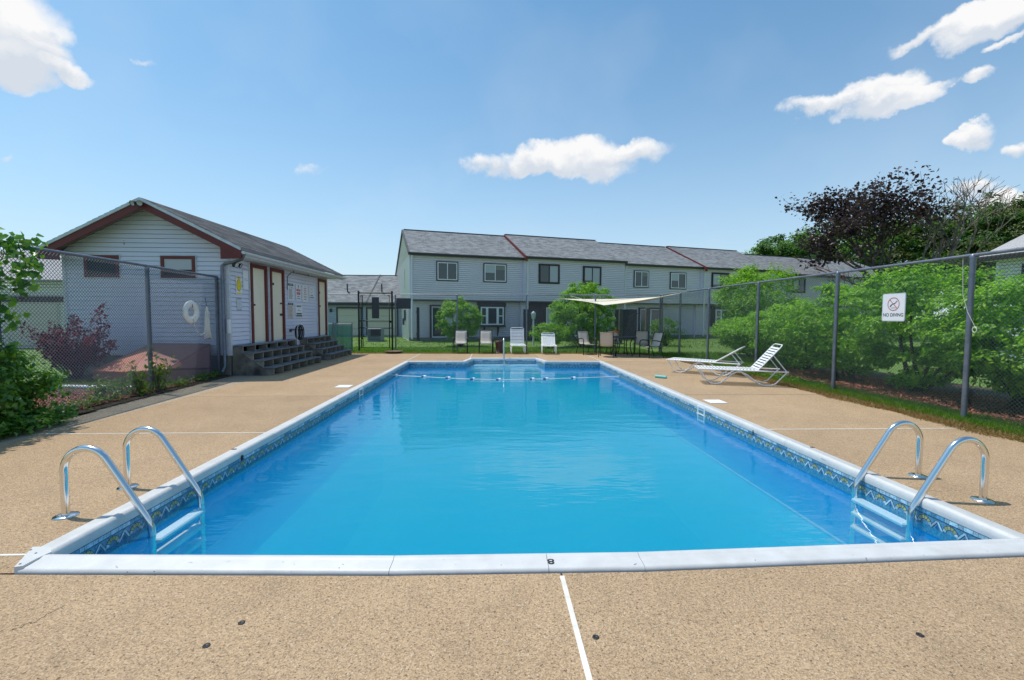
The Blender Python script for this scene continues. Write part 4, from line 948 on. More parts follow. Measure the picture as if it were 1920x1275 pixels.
        M().box(-.03,.05,yo-.03,yo+.04,2.5,eave-.1).build('corner_board', K['siding_r'], t)
        M().tube([(-.07,yo+2.6,.9),(-.07,yo+2.6,2.4)], .03, 6).build('conduit', K['siding_w'], t)
        M().bbox(-.16,-.03,yo+3.3,yo+3.6,.9,1.35,.02).build('meter', K['dgrey'], t); M().bbox(-.14,-.03,yo+2.5,yo+2.7,1.2,1.9,.02).build('meter', K['dgrey'], t)
        M().box(-.06,-.03,yo+3.0,yo+3.1,3.3,4.6).build('trim_strip', K['wtrim'], t)
    for it in lower:
        kd = it[0]
        if kd == 'slider':
            a, b = it[1]-x0, it[2]-x0; d = M().box(a-.12,a,yo+.5,yo+.6,.15,2.2).build('sliding_door', K['brown'], t)
            M().box(b,b+.12,yo+.5,yo+.6,.15,2.2).build('jamb', K['brown'], d); M().box(a,b,yo+.5,yo+.6,2.1,2.2).build('head', K['brown'], d)
            mm = (a+b)/2; m_ = M()
            for (p, q, r, s) in ((a,a+.06,.15,2.1),(b-.06,b,.15,2.1),(mm-.04,mm+.04,.15,2.1),(a+.06,b-.06,2.04,2.1),(a+.06,b-.06,.15,.22)): m_.box(p,q,yo+.53,yo+.58,r,s)
            m_.build('frame', K['white'], d)
            M().box(a+.06,mm-.04,yo+.55,yo+.575,.22,2.04).build('pane', K['glass'], d); M().box(mm+.04,b-.06,yo+.55,yo+.575,.22,2.04).build('pane', K['curtain' if it[3] else 'glass'], d)
        if kd == 'bay':
            a, b, c, e = it[1]-x0, it[2]-x0, .95, 2.1; f0 = yo+.05
            w = M().box(a-.14,b+.14,f0+.1,yo+.6,c-.14,c-.02).build('bay_window', K['brown'], t)
            M().box(a-.14,b+.14,f0+.1,yo+.6,e+.02,e+.3).build('bay_head', K['brown'], w)
            M().box(a-.12,a,f0+.2,yo+.6,c-.02,e+.02).build('side', K['brown'], w); M().box(b,b+.12,f0+.2,yo+.6,c-.02,e+.02).build('side', K['brown'], w)
            s1, s2 = a+(b-a)*.27, a+(b-a)*.73; m_ = M()
            for (p, q) in ((a,s1),(s1,s2),(s2,b)):
                fw = .075
                for (x_, X_, z_, Z_) in ((p,p+fw,c,e),(q-fw,q,c,e),(p+fw,q-fw,c,c+fw),(p+fw,q-fw,e-fw,e)): m_.box(x_,X_,f0+.1,f0+.16,z_,Z_)
                if q-p < .7: m_.box(p+fw,q-fw,f0+.1,f0+.16,(c+e)/2-.03,(c+e)/2+.03)
            m_.build('frame', K['white'], w)
            for (p, q, gm) in ((a,s1,'glass'),(s1,s2,'screen'),(s2,b,'glass')): M().box(p+.07,q-.07,f0+.13,f0+.145,c+.07,e-.07).build('pane', K[gm], w)
            for xx in (a+.3,b-.3): M().solid([(xx,yo+.58,.2),(xx,yo+.58,c-.14),(xx,f0+.2,c-.14)], .06).build('bracket', K['brown'], w)
        if kd == 'win':
            a, b, c, e = it[1]-x0, it[2]-x0, it[3], it[4]; w = M().box(a,b,yo+.56,yo+.59,c,e).build('window', K['curtain'], t)
            m_ = M()
            for (p, q, r, s) in ((a-.07,a,c-.07,e+.07),(b,b+.07,c-.07,e+.07),(a,b,e,e+.07),(a,b,c-.07,c)): m_.box(p,q,yo+.54,yo+.6,r,s)
            m_.build('frame', K['white'], w)
        if kd == 'brick':
            a, b = it[1]-x0, it[2]-x0; M().box(a,b,yo+.565,yo+.579,.15,2.44).build('dark_panel', K['brown'], t)
    return t
house(1, 0, 7.08, 0, 5.28, 7.42, 'end town house with bright white gable side and round bush in front', [(1.62,2.82,3.72,4.80,'wg'),(4.52,5.90,3.72,4.80,'wg')], [('slider',1.35,3.1,1),('bay',4.35,5.85)], end=True, spout=.12)
house(2, 7.08, 14.4, -.22, 5.36, 7.50, 'second town house from the white gable, brown framed upper windows', [(8.1,9.45,3.72,4.90,'bc'),(11.25,12.5,3.70,4.88,'bc')], [('brick',7.5,10.3),('win',8.9,9.5,1.0,2.05),('slider',10.9,12.6,0)], red=True, spout=7.3)
house(3, 14.4, 20.95, 0, 5.24, 7.38, 'third town house, directly behind the shade sail', [(15.3,16.4,3.66,4.76,'wg'),(18.3,19.6,3.62,4.74,'wg')], [('slider',16.2,18.0,0)], spout=14.25+.3)
house(4, 20.95, 28.2, -.22, 5.22, 7.40, 'fourth town house with its upper window beside the tall green bush', [(21.8,23.3,3.72,4.82,'bg'),(25.2,26.5,3.72,4.82,'bg')], [('bay',22.4,24.3)], red=True, spout=21.1)
house(5, 28.2, 35.0, 0, 5.05, 7.18, 'fifth town house, its roof half hidden by the tall bush', [(30,31.3,3.6,4.7,'bg')], [])
house(6, 35.0, 42.6, -.22, 5.0, 7.12, 'farthest town house at the right end of the row', [(37.0,38.5,3.5,4.6,'bc')], [], red=True)

# privacy board fences between units, lamp post, patio things
def board_fence(px, y, w, h, label, rz=RA, mk='wood'):
    p = gy(px, 640, y); t = thing('privacy_fence', label, 'fence', (p.x, y, 0), rz); n = int(w/.14)
    for k in range(n): M().bbox(k*.14+.004, k*.14+.136, 0, .02, .03, h+random.uniform(-.01,.01), .004).build('board', K[mk], t)
    for z in (.4, h-.3): M().box(0, w, .022, .06, z, z+.08).build('rail', K[mk], t)
    return t
board_fence(981, 27.0, 1.05, 1.95, 'dark privacy fence beside the lamp post')
board_fence(1152, 28.4, 1.75, 2.0, 'dark privacy fence behind the patio table')
board_fence(782, 25.9, .6, 2.0, 'narrow dark privacy fence at the white gable corner', math.pi/2-.1)
t = thing('lamp_post', 'slim grey garden lamp post between the lounge chairs', 'lamp post', (gy(1000,640,23).x, 23, 0))
M().tube([(0,0,0),(0,0,1.35)], .045, 10).build('pole', K['wtrim'], t)
M().lathe([(.05,0),(.06,.02),(.10,.05),(.13,.30),(.14,.32),(.02,.42),(0,.44)], (0,0,1.35), 8).build('lantern', K['wtrim'], t)
M().lathe([(.045,0),(.08,.06),(.11,.24)], (0,0,1.36), 8).build('lantern_glass', K['glass'], t)
for (px, y, label) in ((1163,24.5,'weathered wooden post behind the patio table'),(1213,21.5,'dark wooden post beside the shade sail corner')):
    o = M().bbox(-.09,.09,-.09,.09,0,1.95,.01).build('wooden_post', K['post_wood']); o.location = (gy(px,640,y).x, y, 0); tag(o, label, 'post')
o = M().lathe([(.30,0),(.22,.02),(.17,.3),(.19,.55),(.23,.72),(.0,.72)], n=14).build('brown_bin', K['bin']); o.location = (gz(937,664).x-.02, 18.0, 0); o.scale = (.8,.8,.7); tag(o, 'dark red brown bin standing beside the end lounge chair', 'bin')
t = thing('air_conditioner', 'grey condenser unit on the lawn near the garages', 'air conditioner', (gy(705,640,27).x, 27, 0))
M().bbox(-.4,.4,-.4,.4,0,.75,.03).build('cabinet', K['acbox'], t)
for k in range(8): M().box(-.36,.36,-.41,-.402,.08+.08*k,.12+.08*k).build('louver', K['dgrey'], t)
M().bbox(-.5,.5,-.5,.5,-.03,0,.01).build('pad', K['found'], t)

# garages beyond the gate
ga = thing('garage_row', 'low blue grey garage block with cream doors beyond the gate', 'garage', (-16,33,0))
M().box(0, 10.2, .05, 7, -.1, 2.45).build('wall_core', K['siding_d'], ga)
siding_wall('siding', 0, 10.2, 0, .1, 2.3, 'siding_d', ga, .13)
M().solid([(-.3,-.4,2.42),(10.3,-.4,2.42),(10.3,3.6,4.72),(-.3,3.6,4.72)], .08).build('roof', K['roof'], ga)
tabs((-.32,-.42,2.47), (1,0,0), (0,4,2.3), 10.65, math.hypot(4,2.3), .33, .15, .01, ga, 'roof')
M().solid([(-.3,3.6,4.72),(10.3,3.6,4.72),(10.3,7.6,2.42),(-.3,7.6,2.42)], .08).build('rear_roof', K['roof'], ga)
M().box(-.3,10.3,-.44,-.40,2.24,2.42).build('fascia', K['brown'], ga)
M().box(-.3,10.3,3.5,3.7,4.72,4.80).build('ridge_cap', K['dgrey'], ga)
M().solid([(6.75,-.42,2.5),(6.83,-.42,2.5),(6.83,3.6,4.83),(6.75,3.6,4.83)], .04).build('roof_seam', K['dgrey'], ga)
for (a, b) in ((4.6,6.25),(6.75,8.9),(1.2,3.3)):
    d = M().box(a,b,-.02,.03,.05,2.02).build('garage_door', K['cream2'], ga)
    for k in range(4): M().bbox(a+.06,b-.06,-.05,-.021,.08+.48*k,.52+.48*k,.01).build('door_panel', K['cream2'], d)
    for (p, q, r, s) in ((a-.09,a,.05,2.12),(b,b+.09,.05,2.12),(a,b,2.02,2.12)): M().box(p,q,-.06,.03,r,s).build('frame', K['brown'], d)
for x in (5.05,7.6):
    v = M().tube([(x+.3,.9,3.12),(x+.02,.8,3.3),(x,.8,3.9)], .05, 8).build('vent_pipe', K['dgrey'], ga)
M().bbox(4.05,4.2,-.12,-.02,1.75,2.0,.01).build('wall_lamp', K['black'], ga)
# left garage beyond the left fence
lg = thing('garage_block', 'pale garage with grey roof behind the vine covered fence', 'garage', (-27,21,0))
M().box(0, 7.7, .05, 6, -.1, 2.6).build('wall_core', K['siding_w'], lg)
siding_wall('siding', 0, 7.7, 0, .1, 3.0, 'siding_w', lg, .13)
M().raw([(7.71,0,2.5),(7.71,6,2.5),(7.71,3,4.5)], [(0,1,2)]).build('gable_wall', K['siding_w'], lg)
M().solid([(-.3,-.4,3.0),(8.0,-.4,3.0),(8.0,3.2,4.75),(-.3,3.2,4.75)], .08).build('roof', K['roof'], lg)
M().solid([(-.3,3.2,4.75),(8.0,3.2,4.75),(8.0,6.4,3.0),(-.3,6.4,3.0)], .08).build('rear_roof', K['roof'], lg)
M().box(-.2,7.9,-.1,-.02,2.05,2.3).build('beam', K['brown'], lg)
d = M().box(4.9,7.3,-.04,.0,.05,2.0).build('garage_door', K['cream2'], lg)
for k in range(4): M().bbox(4.96,7.24,-.07,-.041,.08+.48*k,.52+.48*k,.01).build('door_panel', K['cream2'], d)
# house on the right beyond the hedge
rh = thing('side_house', 'white sided house corner with dark window beyond the hedge', 'house', (20.4, 17.2, 0), -math.pi/2)
# local x runs towards the camera (-y), local y runs to +x
M().box(0, 11, .05, 8, -.1, 3.95).build('wall_core', K['siding_w'], rh)
siding_wall('siding', 0, 11, 0, .1, 3.9, 'siding_w', rh, .13)
M().solid([(-.4,-.4,4.0),(11.4,-.4,4.0),(11.4,4.2,6.3),(-.4,4.2,6.3)], .08).build('roof', K['roof'], rh)
M().solid([(-.4,4.2,6.3),(11.4,4.2,6.3),(11.4,8.6,4.0),(-.4,8.6,4.0)], .08).build('rear_roof', K['roof'], rh)
M().box(-.4,11.4,-.43,-.40,3.82,4.0).build('fascia', K['brown'], rh); M().box(-.4,11.4,-.38,.02,3.84,3.88).build('soffit', K['white'], rh)
M().box(-.04,.08,-.05,.05,0,3.8).build('corner_board', K['white'], rh)
window2(rh, .92, 2.2, 2.6, 3.55, 0, 'bg'); window2(rh, 4.2, 5.6, 2.6, 3.55, 0, 'bg')

# ------------------------------------------------------------------ furniture
def sling_chair():
    t = thing('patio_chair', 'x', 'patio chair')
    for s in (-1, 1):
        x = s*.28
        M().tube([(x,-.30,0),(x,-.30,.55),(x*1.0,-.27,.62),(x,-.2,.645),(x,.05,.63),(x*.96,.2,.60)], .019, 8).build('front_leg', K['black'], t)
        M().tube([(x*.96,.36,0),(x*.93,.24,.30),(x*.90,.18,.42),(x*.9,.24,.62),(x*.88,.34,.94)], .015, 8).build('rear_leg', K['black'], t)
        M().tube([(x*.93,-.28,.43),(x*.93,.0,.405),(x*.92,.18,.42)], .014, 8).build('seat_rail', K['black'], t)
    M().tube([(-.25,.345,.93),(.25,.345,.93)], .012, 8).build('top_bar', K['black'], t); M().tube([(-.27,-.27,.42),(.27,-.27,.42)], .012, 8).build('front_bar', K['black'], t)
    pr = [(-.31,.405),(-.27,.43),(-.1,.415),(.05,.405),(.15,.43),(.20,.5),(.245,.65),(.30,.82),(.345,.935),(.365,.93)]
    m = M(); vs = []
    for (y, z) in pr:
        for j in range(5): vs.append(((j-2)*.12, y, z-.012*(1-((j-2)/2)**2)))
    m.raw(vs, [(i*5+j, i*5+j+1, i*5+j+6, i*5+j+5) for i in range(len(pr)-1) for j in range(4)], 0, True)
    o = m.build('sling', K['sling'], t)
    md = o.modifiers.new('thickness', 'SOLIDIFY'); md.thickness = .006
    return t
proto = sling_chair()
chairs = [((-1.33,18.05),.0,'taupe sling patio chair facing the pool, nearer the round bush','chairs facing the pool'),
          ((-.30,18.05),.03,'taupe sling patio chair facing the pool, next to the dark red bin','chairs facing the pool'),
          ((3.72,17.55),.28,'sling chair at the left end of the patio table','chairs around the patio table'),
          ((4.27,16.45),math.pi-.35,'sling chair seen from behind with sunlit tan back','chairs around the patio table'),
          ((5.02,18.02),.05,'sling chair behind the patio table with the orange cloth on it','chairs around the patio table'),
          ((5.98,17.6),-.35,'sling chair at the far right corner of the patio table','chairs around the patio table'),
          ((5.85,16.15),-1.25,'sling chair seen side on at the right of the patio table','chairs around the patio table')]
for i, ((x, y), r, lb, gr) in enumerate(chairs):
    c = proto if i == 0 else copy_tree(proto)
    c.location = (x, y, .002); c.rotation_euler = (0,0,r); c['label'] = lb; c['group'] = gr
t = thing('patio_table', 'round dark patio table with slim curved legs under the shade sail', 'table', (4.98,16.95,0))
M().lathe([(0,.70),(.50,.70),(.56,.705),(.57,.725),(.56,.74),(0,.742)], n=32).build('tabletop', K['dgrey'], t)
for k in range(4):
    a = math.pi/4+k*math.pi/2; c_, s_ = math.cos(a), math.sin(a)
    M().tube([(.46*c_,.46*s_,0),(.36*c_,.36*s_,.3),(.36*c_,.36*s_,.5),(.46*c_,.46*s_,.7)], .02, 8).build('leg', K['black'], t)
m = M(); random.seed(3); vs = []
for i in range(9):
    for j in range(6):
        vs.append((-.16+.04*i, -.08+.03*j+.01*random.random(), .10*math.exp(-((i-4)/3)**2)+.05*random.random()+.02))
m.raw(vs, [(i*6+j, i*6+j+1, (i+1)*6+j+1, (i+1)*6+j) for i in range(8) for j in range(5)], 0, True)
o = m.build('orange_cloth', K['orange']); o.location = (4.78,17.18,.745); o.scale = (.9,1.2,1.5); tag(o, 'crumpled orange cloth on the patio table', 'cloth')
md = o.modifiers.new('thickness', 'SOLIDIFY'); md.thickness = .01

def lounger(back, y_w=.60, label=''):
    "foot end at x=0, head at x=+; back = backrest angle in degrees"
    t = thing('lounge_chair', label, 'lounge chair'); H = .34; xb = 1.20; LB = .74; a = math.radians(back); w = y_w/2
    for s in (-1, 1):
        y = s*w
        sl = [(0.0,H),(.05,H-.05),(.10,.22),(.18,.09),(.27,.025),(.37,.016),(.47,.05),(.58,.14),(.69,.25),(.78,.30),(.88,.30),(1.0,.24),(1.13,.13),(1.25,.045),(1.36,.016),(1.46,.022),(1.56,.07),(1.66,.19),(1.78,H-.01)]
        M().tube([(x, y*.97, z) for x, z in sl], .0135, 8).build('sled_leg', K['strap'], t)
        M().tube([(-.01,y,H-.01),(.02,y,H+.005),(.7,y,H),(1.8,y,H-.01)], .0145, 8).build('side_rail', K['strap'], t)
        M().tube([(xb+.62*LB*math.cos(a),y*.9,H+.62*LB*math.sin(a)),(min(1.78, xb+.30+.5*LB*math.cos(a)*1.1),y*.93,H)], .011, 7).build('back_brace', K['strap'], t)
    bx = lambda d: (xb+d*math.cos(a), H+d*math.sin(a)); e = bx(LB); e2 = bx(LB-.05)
    pts = [(xb,-w*.95,H)]+[(bx(LB-.08)[0],-w*.95,bx(LB-.08)[1]),(bx(LB-.02)[0],-w*.88,bx(LB-.02)[1]),(e[0],-w*.75,e[1]),(e[0],w*.75,e[1]),(bx(LB-.02)[0],w*.88,bx(LB-.02)[1]),(bx(LB-.08)[0],w*.95,bx(LB-.08)[1]),(xb,w*.95,H)]
    M().tube(pts, .0135, 8).build('back_frame', K['strap'], t)
    M().tube([(0,-w,H),(0,w,H)], .013, 8).build('foot_bar', K['strap'], t)
    n = 17
    for k in range(n):
        x = .05+k*(xb-.08)/(n-1); M().raw([(x-.024,-w-.016,H-.004),(x-.024,-w*.85,H+.019),(x-.024,0,H+.012),(x-.024,w*.85,H+.019),(x-.024,w+.016,H-.004)]+[(x+.024,-w-.016,H-.004),(x+.024,-w*.85,H+.019),(x+.024,0,H+.012),(x+.024,w*.85,H+.019),(x+.024,w+.016,H-.004)], [(j,j+5,j+6,j+1) for j in range(4)]).build('strap', K['strap'], t)
    nb = 10
    for k in range(nb):
        d = .04+k*(LB-.15)/(nb-1); q = []
        for dd in (d-.022, d+.022):
            px_, pz_ = bx(dd); nx, nz = -math.sin(a)*.017, math.cos(a)*.017
            q += [(px_-nx*.3,-w*.95-.016,pz_-nz*.3),(px_+nx,-w*.85,pz_+nz),(px_+nx*.7,0,pz_+nz*.7),(px_+nx,w*.85,pz_+nz),(px_-nx*.3,w*.95+.016,pz_-nz*.3)]
        M().raw(q, [(j,j+5,j+6,j+1) for j in range(4)]).build('strap', K['strap'], t)
    return t
L_ = [((4.70,10.0),-.30,50,'white strap lounge chair on the right deck with its back raised high'),
      ((4.92,12.10),-.66,33,'white strap lounge chair on the right deck with its back half raised'),
      ((1.00,17.45),math.pi/2,68,'white strap lounge chair seen from the foot with a tall upright back'),
      ((2.20,17.25),math.pi/2-.08,40,'white strap lounge chair seen from the foot with a low back')]
for (x, y), r, bk, lb in L_:
    o = lounger(bk, label=lb); o.location = (x, y, .002); o.rotation_euler = (0,0,r); o['group'] = 'white strap lounge chairs'
    if r > 1: o.scale = (.82,.95,1)
# shade sail
c1, c2, c3 = Vector((3.0,19.6,2.30)), Vector((6.98,18.1,2.34)), Vector((7.0,15.9,2.42)); c4 = Vector((4.1,16.3,1.93))
m = M(); n = 14; vs = []
for i in range(n+1):
    for j in range(n+1):
        u, v = i/n, j/n; p = (c1*(1-u)+c2*u)*(1-v)+(c4*(1-u)+c3*u)*v
        mid = Vector((5.3,17.5,2.2)); k = .16*(4*v*(1-v))*0; e = max(4*u*(1-u)*(1-v)**2, 0)*.10
        q = p+Vector((0,0,-.16*math.sin(math.pi*u)*math.sin(math.pi*v)-.05*math.sin(math.pi*u)))
        pull = .16*(math.sin(math.pi*u)*(1 if (v < .01 or v > .99) else 0)); q = q+(mid-q)*(.10*math.sin(math.pi*u)*abs(2*v-1)**3+.10*math.sin(math.pi*v)*abs(2*u-1)**3)
        vs.append(q)
m.raw(vs, [(i*(n+1)+j, i*(n+1)+j+1, (i+1)*(n+1)+j+1, (i+1)*(n+1)+j) for i in range(n) for j in range(n)], 0, True)
ss = thing('shade_sail', 'cream shade sail stretched over the patio table', 'shade sail')
o = m.build('sail_cloth', K['sail'], ss); md = o.modifiers.new('thickness', 'SOLIDIFY'); md.thickness = .006
for a, b in ((c4, Vector((3.3,19.0,2.4))),(c3, Vector((7.02,15.6,2.43))),(c2, Vector((7.02,18.2,2.43)))): M().tube([a, b], .008, 5).build('cord', K['rope'], ss)

# ------------------------------------------------------------------ vegetation
def limb(m, p, q, r0, r1, bend=.1, n=5, sides=6):
    p, q = Vector(p), Vector(q); d = q-p; off = Vector((random.uniform(-1,1),random.uniform(-1,1),random.uniform(-.3,.6)))*d.length*bend
    m.tube([p+d*(k/n)+off*math.sin(math.pi*k/n) for k in range(n+1)], [r0+(r1-r0)*k/n for k in range(n+1)], sides)
def crown_points(c, rad, nclump, per, clr, shell=.55, flat=0., zf=.75):
    c = np.array(c, float); rad = np.array(rad, float)
    d = unit(rng.normal(0,1,(nclump,3))); rr = shell+(1-shell)*rng.uniform(0,1,(nclump,1))**.6
    cc = d*rr; cc[:,2] = np.where(cc[:,2] < -flat, cc[:,2]*.6, cc[:,2]) if flat else cc[:,2]
    cen = c+cc*rad; P = np.repeat(cen, per, 0); o = unit(rng.normal(0,1,P.shape))*(rng.uniform(0,1,(len(P),1))**.5)
    sz = np.repeat(rng.uniform(.6,1.35,(nclump,1)), per, 0)*clr
    P = P+o*sz*np.array([1,1,zf]); nrm = o*.7+np.repeat(d,per,0)*.5+np.array([0,0,.75])
    return P, nrm, cen
def bush(name, label, cat, base, h, rx, ry, nclump, per, clr, lsize, lm, group=None, z0=.1, stems=7, taper=True, extra=None, slim=.55, zf=.75):
    t = thing(name, label, cat, base, 0, group)
    c = (0,0,z0+(h-z0)*.5); P, N_, cen = crown_points(c, (rx,ry,(h-z0)*.5), nclump, per, clr, zf=zf)
    if taper:
        f = np.clip((P[:,2])/h, 0, 1)[:,None]; P[:,:2] *= (.62+.5*np.sin(f*math.pi*.62))
    if extra is not None: P = np.concatenate([P, extra[0]]); N_ = np.concatenate([N_, extra[1]])
    ok = P[:,2] > .02; leaves('foliage', P[ok], lsize, N_[ok], K[lm], t, slim=slim)
    m = M()
    for k in range(stems):
        q = cen[rng.integers(len(cen))]; limb(m, (random.uniform(-.15,.15)*rx, random.uniform(-.15,.15)*ry, -.02), (q[0]*.7, q[1]*.7, max(.3, q[2]*.9)), .022+.01*h, .006, .08)
    m.build('stems', K['bark'], t); return t
# hedge beyond the right fence: separate shrubs grown together
HG = 'shrubs grown into a hedge beyond the right fence'
hs = [(8.75,5.2,2.05,1.25,1.15,'nearest hedge shrub, lowest where the white house shows above it'),
      (8.75,6.9,2.25,1.2,1.1,'hedge shrub just right of the nearest fence post'),
      (8.70,8.6,2.62,1.2,1.15,'tall hedge shrub behind the NO DIVING sign'),
      (8.75,10.4,2.40,1.25,1.25,'hedge shrub behind the raised lounge chair'),
      (8.95,12.4,1.95,1.3,1.3,'hedge shrub behind the second lounge chair'),
      (9.35,14.5,1.75,1.35,1.3,'hedge shrub with loose low branches near the shade sail side'),
      (9.9,16.6,1.55,1.2,1.2,'farthest and lowest shrub of the hedge, next to the lawn'),
      (9.2,3.2,2.1,1.2,1.2,'hedge shrub at the very edge of the view')]
for (x, y, h, rx, ry, lb) in hs:
    bush('hedge_shrub', lb, 'shrub', (x,y,0), h, rx*1.0, ry*1.1, 100, 150, .33, .085, 'lf_hedge', HG, z0=.12, zf=.42, stems=5)
bush('round_bush', 'round bright green bush in front of the end town house', 'bush', (-1.72,22.6,0), 2.45, 1.12, 1.1, 150, 120, .22, .08, 'lf_bush', z0=.2, taper=False)
bush('tall_bush', 'large bright bush left of the shade sail', 'bush', (4.6,22.4,0), 3.25, 1.65, 1.4, 190, 130, .28, .09, 'lf_bush', z0=-.1, taper=False)
bush('low_bush', 'low leafy bush behind the low lounge chair', 'bush', (2.75,21.3,0), 1.2, .9, .7, 60, 60, .22, .08, 'lf_bush', z0=.1)
bush('tall_bush', 'tallest bush, rising above the fence rail before the fourth town house', 'bush', (12.7,20.8,0), 3.95, 1.9, 1.6, 190, 90, .36, .11, 'lf_bush', z0=.5)
bush('patio_shrub', 'small shrub beside the fourth town house window', 'bush', (9.3,23.5,0), 1.5, 1.0, .7, 50, 50, .22, .08, 'lf_mid', z0=.1)
# left: purple shrub, saplings, spreading bush and vine
t = thing('purple_shrub', 'purple leaved shrub against the pool house behind the left fence', 'shrub', (-9.2,10.1,0))
m = M(); PP = []; NN = []
for k in range(30):
    a = random.uniform(0, 2*math.pi); rr = random.uniform(.25,1.05); q = Vector((rr*math.cos(a)*1.05, rr*math.sin(a)*.55, random.uniform(.75,1.45) if k > 2 else (1.35,1.72,1.5)[k]))
    if k == 1: q = Vector((.75,-.1,1.72))
    limb(m, (random.uniform(-.1,.1),0,0), q, .014, .004, .12)
    for s in range(36):
        f = .45+.55*s/36; p = q*f; PP.append(p+Vector((random.gauss(0,.055),random.gauss(0,.055),random.gauss(0,.05)))); NN.append((random.gauss(0,.6),random.gauss(0,.6),.8))
m.build('stems', K['bark'], t); PP = np.array([tuple(p) for p in PP]); NN = np.array(NN)
PP = np.concatenate([PP, PP+rng.normal(0,.04,PP.shape), PP+rng.normal(0,.05,PP.shape)]); NN = np.concatenate([NN,NN,NN]); leaves('foliage', PP, .075, NN, K['lf_smoke'], t, slim=.6)
for (px, py, h, lb) in ((265,742,.62,'left one of the two yellow green saplings at the fence foot'),(300,735,.80,'yellow green sapling climbing the fence post'),(236,742,.40,'small leafy weed left of the saplings'),(190,752,.35,'low weed between the spreading bush and the saplings')):
    p = gz(px, py); t = thing('sapling', lb, 'sapling', (p.x-.04, p.y, 0)); m = M(); P_ = []
    for k in range(7):
        q = Vector((random.uniform(-.2,.2), random.uniform(-.2,.2), h*random.uniform(.6,1.15))); limb(m, (0,0,0), q, .008, .003, .1)
        for s in range(26): P_.append(tuple(q*(.3+.7*s/26)+Vector((random.gauss(0,.05),random.gauss(0,.05),random.gauss(0,.04)))))
    m.build('stems', K['post_wood'], t); leaves('foliage', np.array(P_), .075, np.tile((0,-.3,.8),(len(P_),1))+rng.normal(0,.4,(len(P_),3)), K['lf_weed'], t, slim=.5)
# spreading bush over the walkway
ex = []; en = []
for k in range(520):
    a = rng.uniform(-.6,.9); rr = rng.uniform(.2,1.0); ex.append((.10+rr*.62*math.cos(a), rr*1.1*math.sin(a)+.2, .04+.18*(1-rr)+rng.uniform(0,.08))); en.append((.2,0,.9))
ex = np.repeat(np.array(ex),3,0)+rng.normal(0,.04,(1560,3)); ex[:,2] = abs(ex[:,2])+.02; en = np.repeat(np.array(en),3,0)
bush('spreading_bush', 'dense spreading bush spilling from under the vine onto the walkway', 'bush', (-6.5,5.5,0), 1.12, .72, 1.1, 105, 62, .19, .075, 'lf_vine', z0=.0, taper=False, extra=(ex,en), slim=.62)
bush('spreading_bush', 'leafy bush at the left edge of the view below the vine', 'bush', (-6.7,4.3,0), .8, .6, .8, 70, 70, .2, .08, 'lf_vine', z0=.0, taper=False, slim=.62)
# vine on the fence: the large leaves one by one
vn = thing('fence_vine', 'broad leaved green vine climbing the left fence', 'vine', (-6.3,5.6,0))
def heart():
    pts = [(0,0),(.30,-.12),(.48,.10),(.42,.42),(.0,.95),(-.42,.42),(-.48,.10),(-.30,-.12)]
    me = bpy.data.meshes.new('leaf'); V_ = [(x*.1, y*.1, -.018*(x*2)**2-.01*y*y) for x, y in pts]+[(0,.04,.006)]
    me.from_pydata(V_, [], [(i,(i+1)%8,8) for i in range(8)]); me.materials.append(K['lf_vine']); me.update(); return me
def heart_var(c0, c1): return None
hm = [heart() for _ in range(1)]
greens = [mat('vine_green_%d' % i, c, .42, spec=.45) for i, c in enumerate(((.03,.11,.03),(.05,.16,.035),(.10,.25,.035),(.20,.38,.045)))]
for gmt in greens:
    me = heart(); me.materials.clear(); me.materials.append(gmt); hm.append(me)
hm = hm[1:]
vl = []
rv = np.random.default_rng(11)
def vine_h(y): # upper limit of the growth along the fence (world y)
    return 2.55 if y < 6.35 else (2.55 if rv.uniform() < .5 else 1.2)
stem = M(); paths = []
for k in range(30):
    y = -1.6+1.95*k/29; top = (2.5 if y < .16 else 1.2)*rv.uniform(.9, 1); ph = rv.uniform(0, 6)
    paths.append([(.03*math.sin(s_*1.7+ph), y+.10*math.sin(s_*.9+ph)+rv.uniform(-.03,.03), top*s_/13) for s_ in range(14)])
for k in range(4):      # thin strands hanging on the next panel
    y = .26+.14*k; lo = (1.5,1.3,1.7,1.9)[k]; paths.append([(.02, y+.06*math.sin(s_*1.1+k)+.012*s_, lo+(2.5-lo)*s_/9) for s_ in range(10)])
run = [(.0, -1.6+.118*s_, 2.44+.04*math.sin(s_*1.3)) for s_ in range(22)]; paths += [run, run]
for p_ in paths[::2]: stem.tube(p_, .005, 5)
stem.build('stems', K['bark'], vn)
cnt = 0; rest = []; restn = []
for it in range(6000):
    k = it % (len(paths)+8); pts = paths[k] if k < len(paths) else paths[k-len(paths)+18]
    s_ = rv.uniform(0, len(pts)-1.01); i = int(s_); a = np.array(pts[i]); b = np.array(pts[i+1])
    p = a+(b-a)*(s_-i)+rv.normal(0, (.08,.085,.07) if a[1] < .2 else (.04,.05,.05), 3)
    if a[1] > .22 and rv.uniform() < .6: continue
    if p[2] > 2.66: continue
    if cnt < 290 and it % 12 == 0:
        o = bpy.data.objects.new('leaf', hm[rv.integers(4)]); C.objects.link(o); o.parent = vn; o.location = p+np.array([.07,0,0]); sc_ = rv.uniform(.7,1.25)
        o.rotation_euler = (rv.uniform(2.0,3.0), rv.uniform(-.5,.5), rv.uniform(.6,2.3)); o.scale = (sc_,)*3; cnt += 1
    else: rest.append(p); restn.append((.8+rv.normal(0,.3), rv.normal(0,.5)-.4, .5+rv.normal(0,.3)))
leaves('foliage', np.array(rest), .086, np.array(restn), K['lf_vine'], vn, 'stuff', slim=.85)

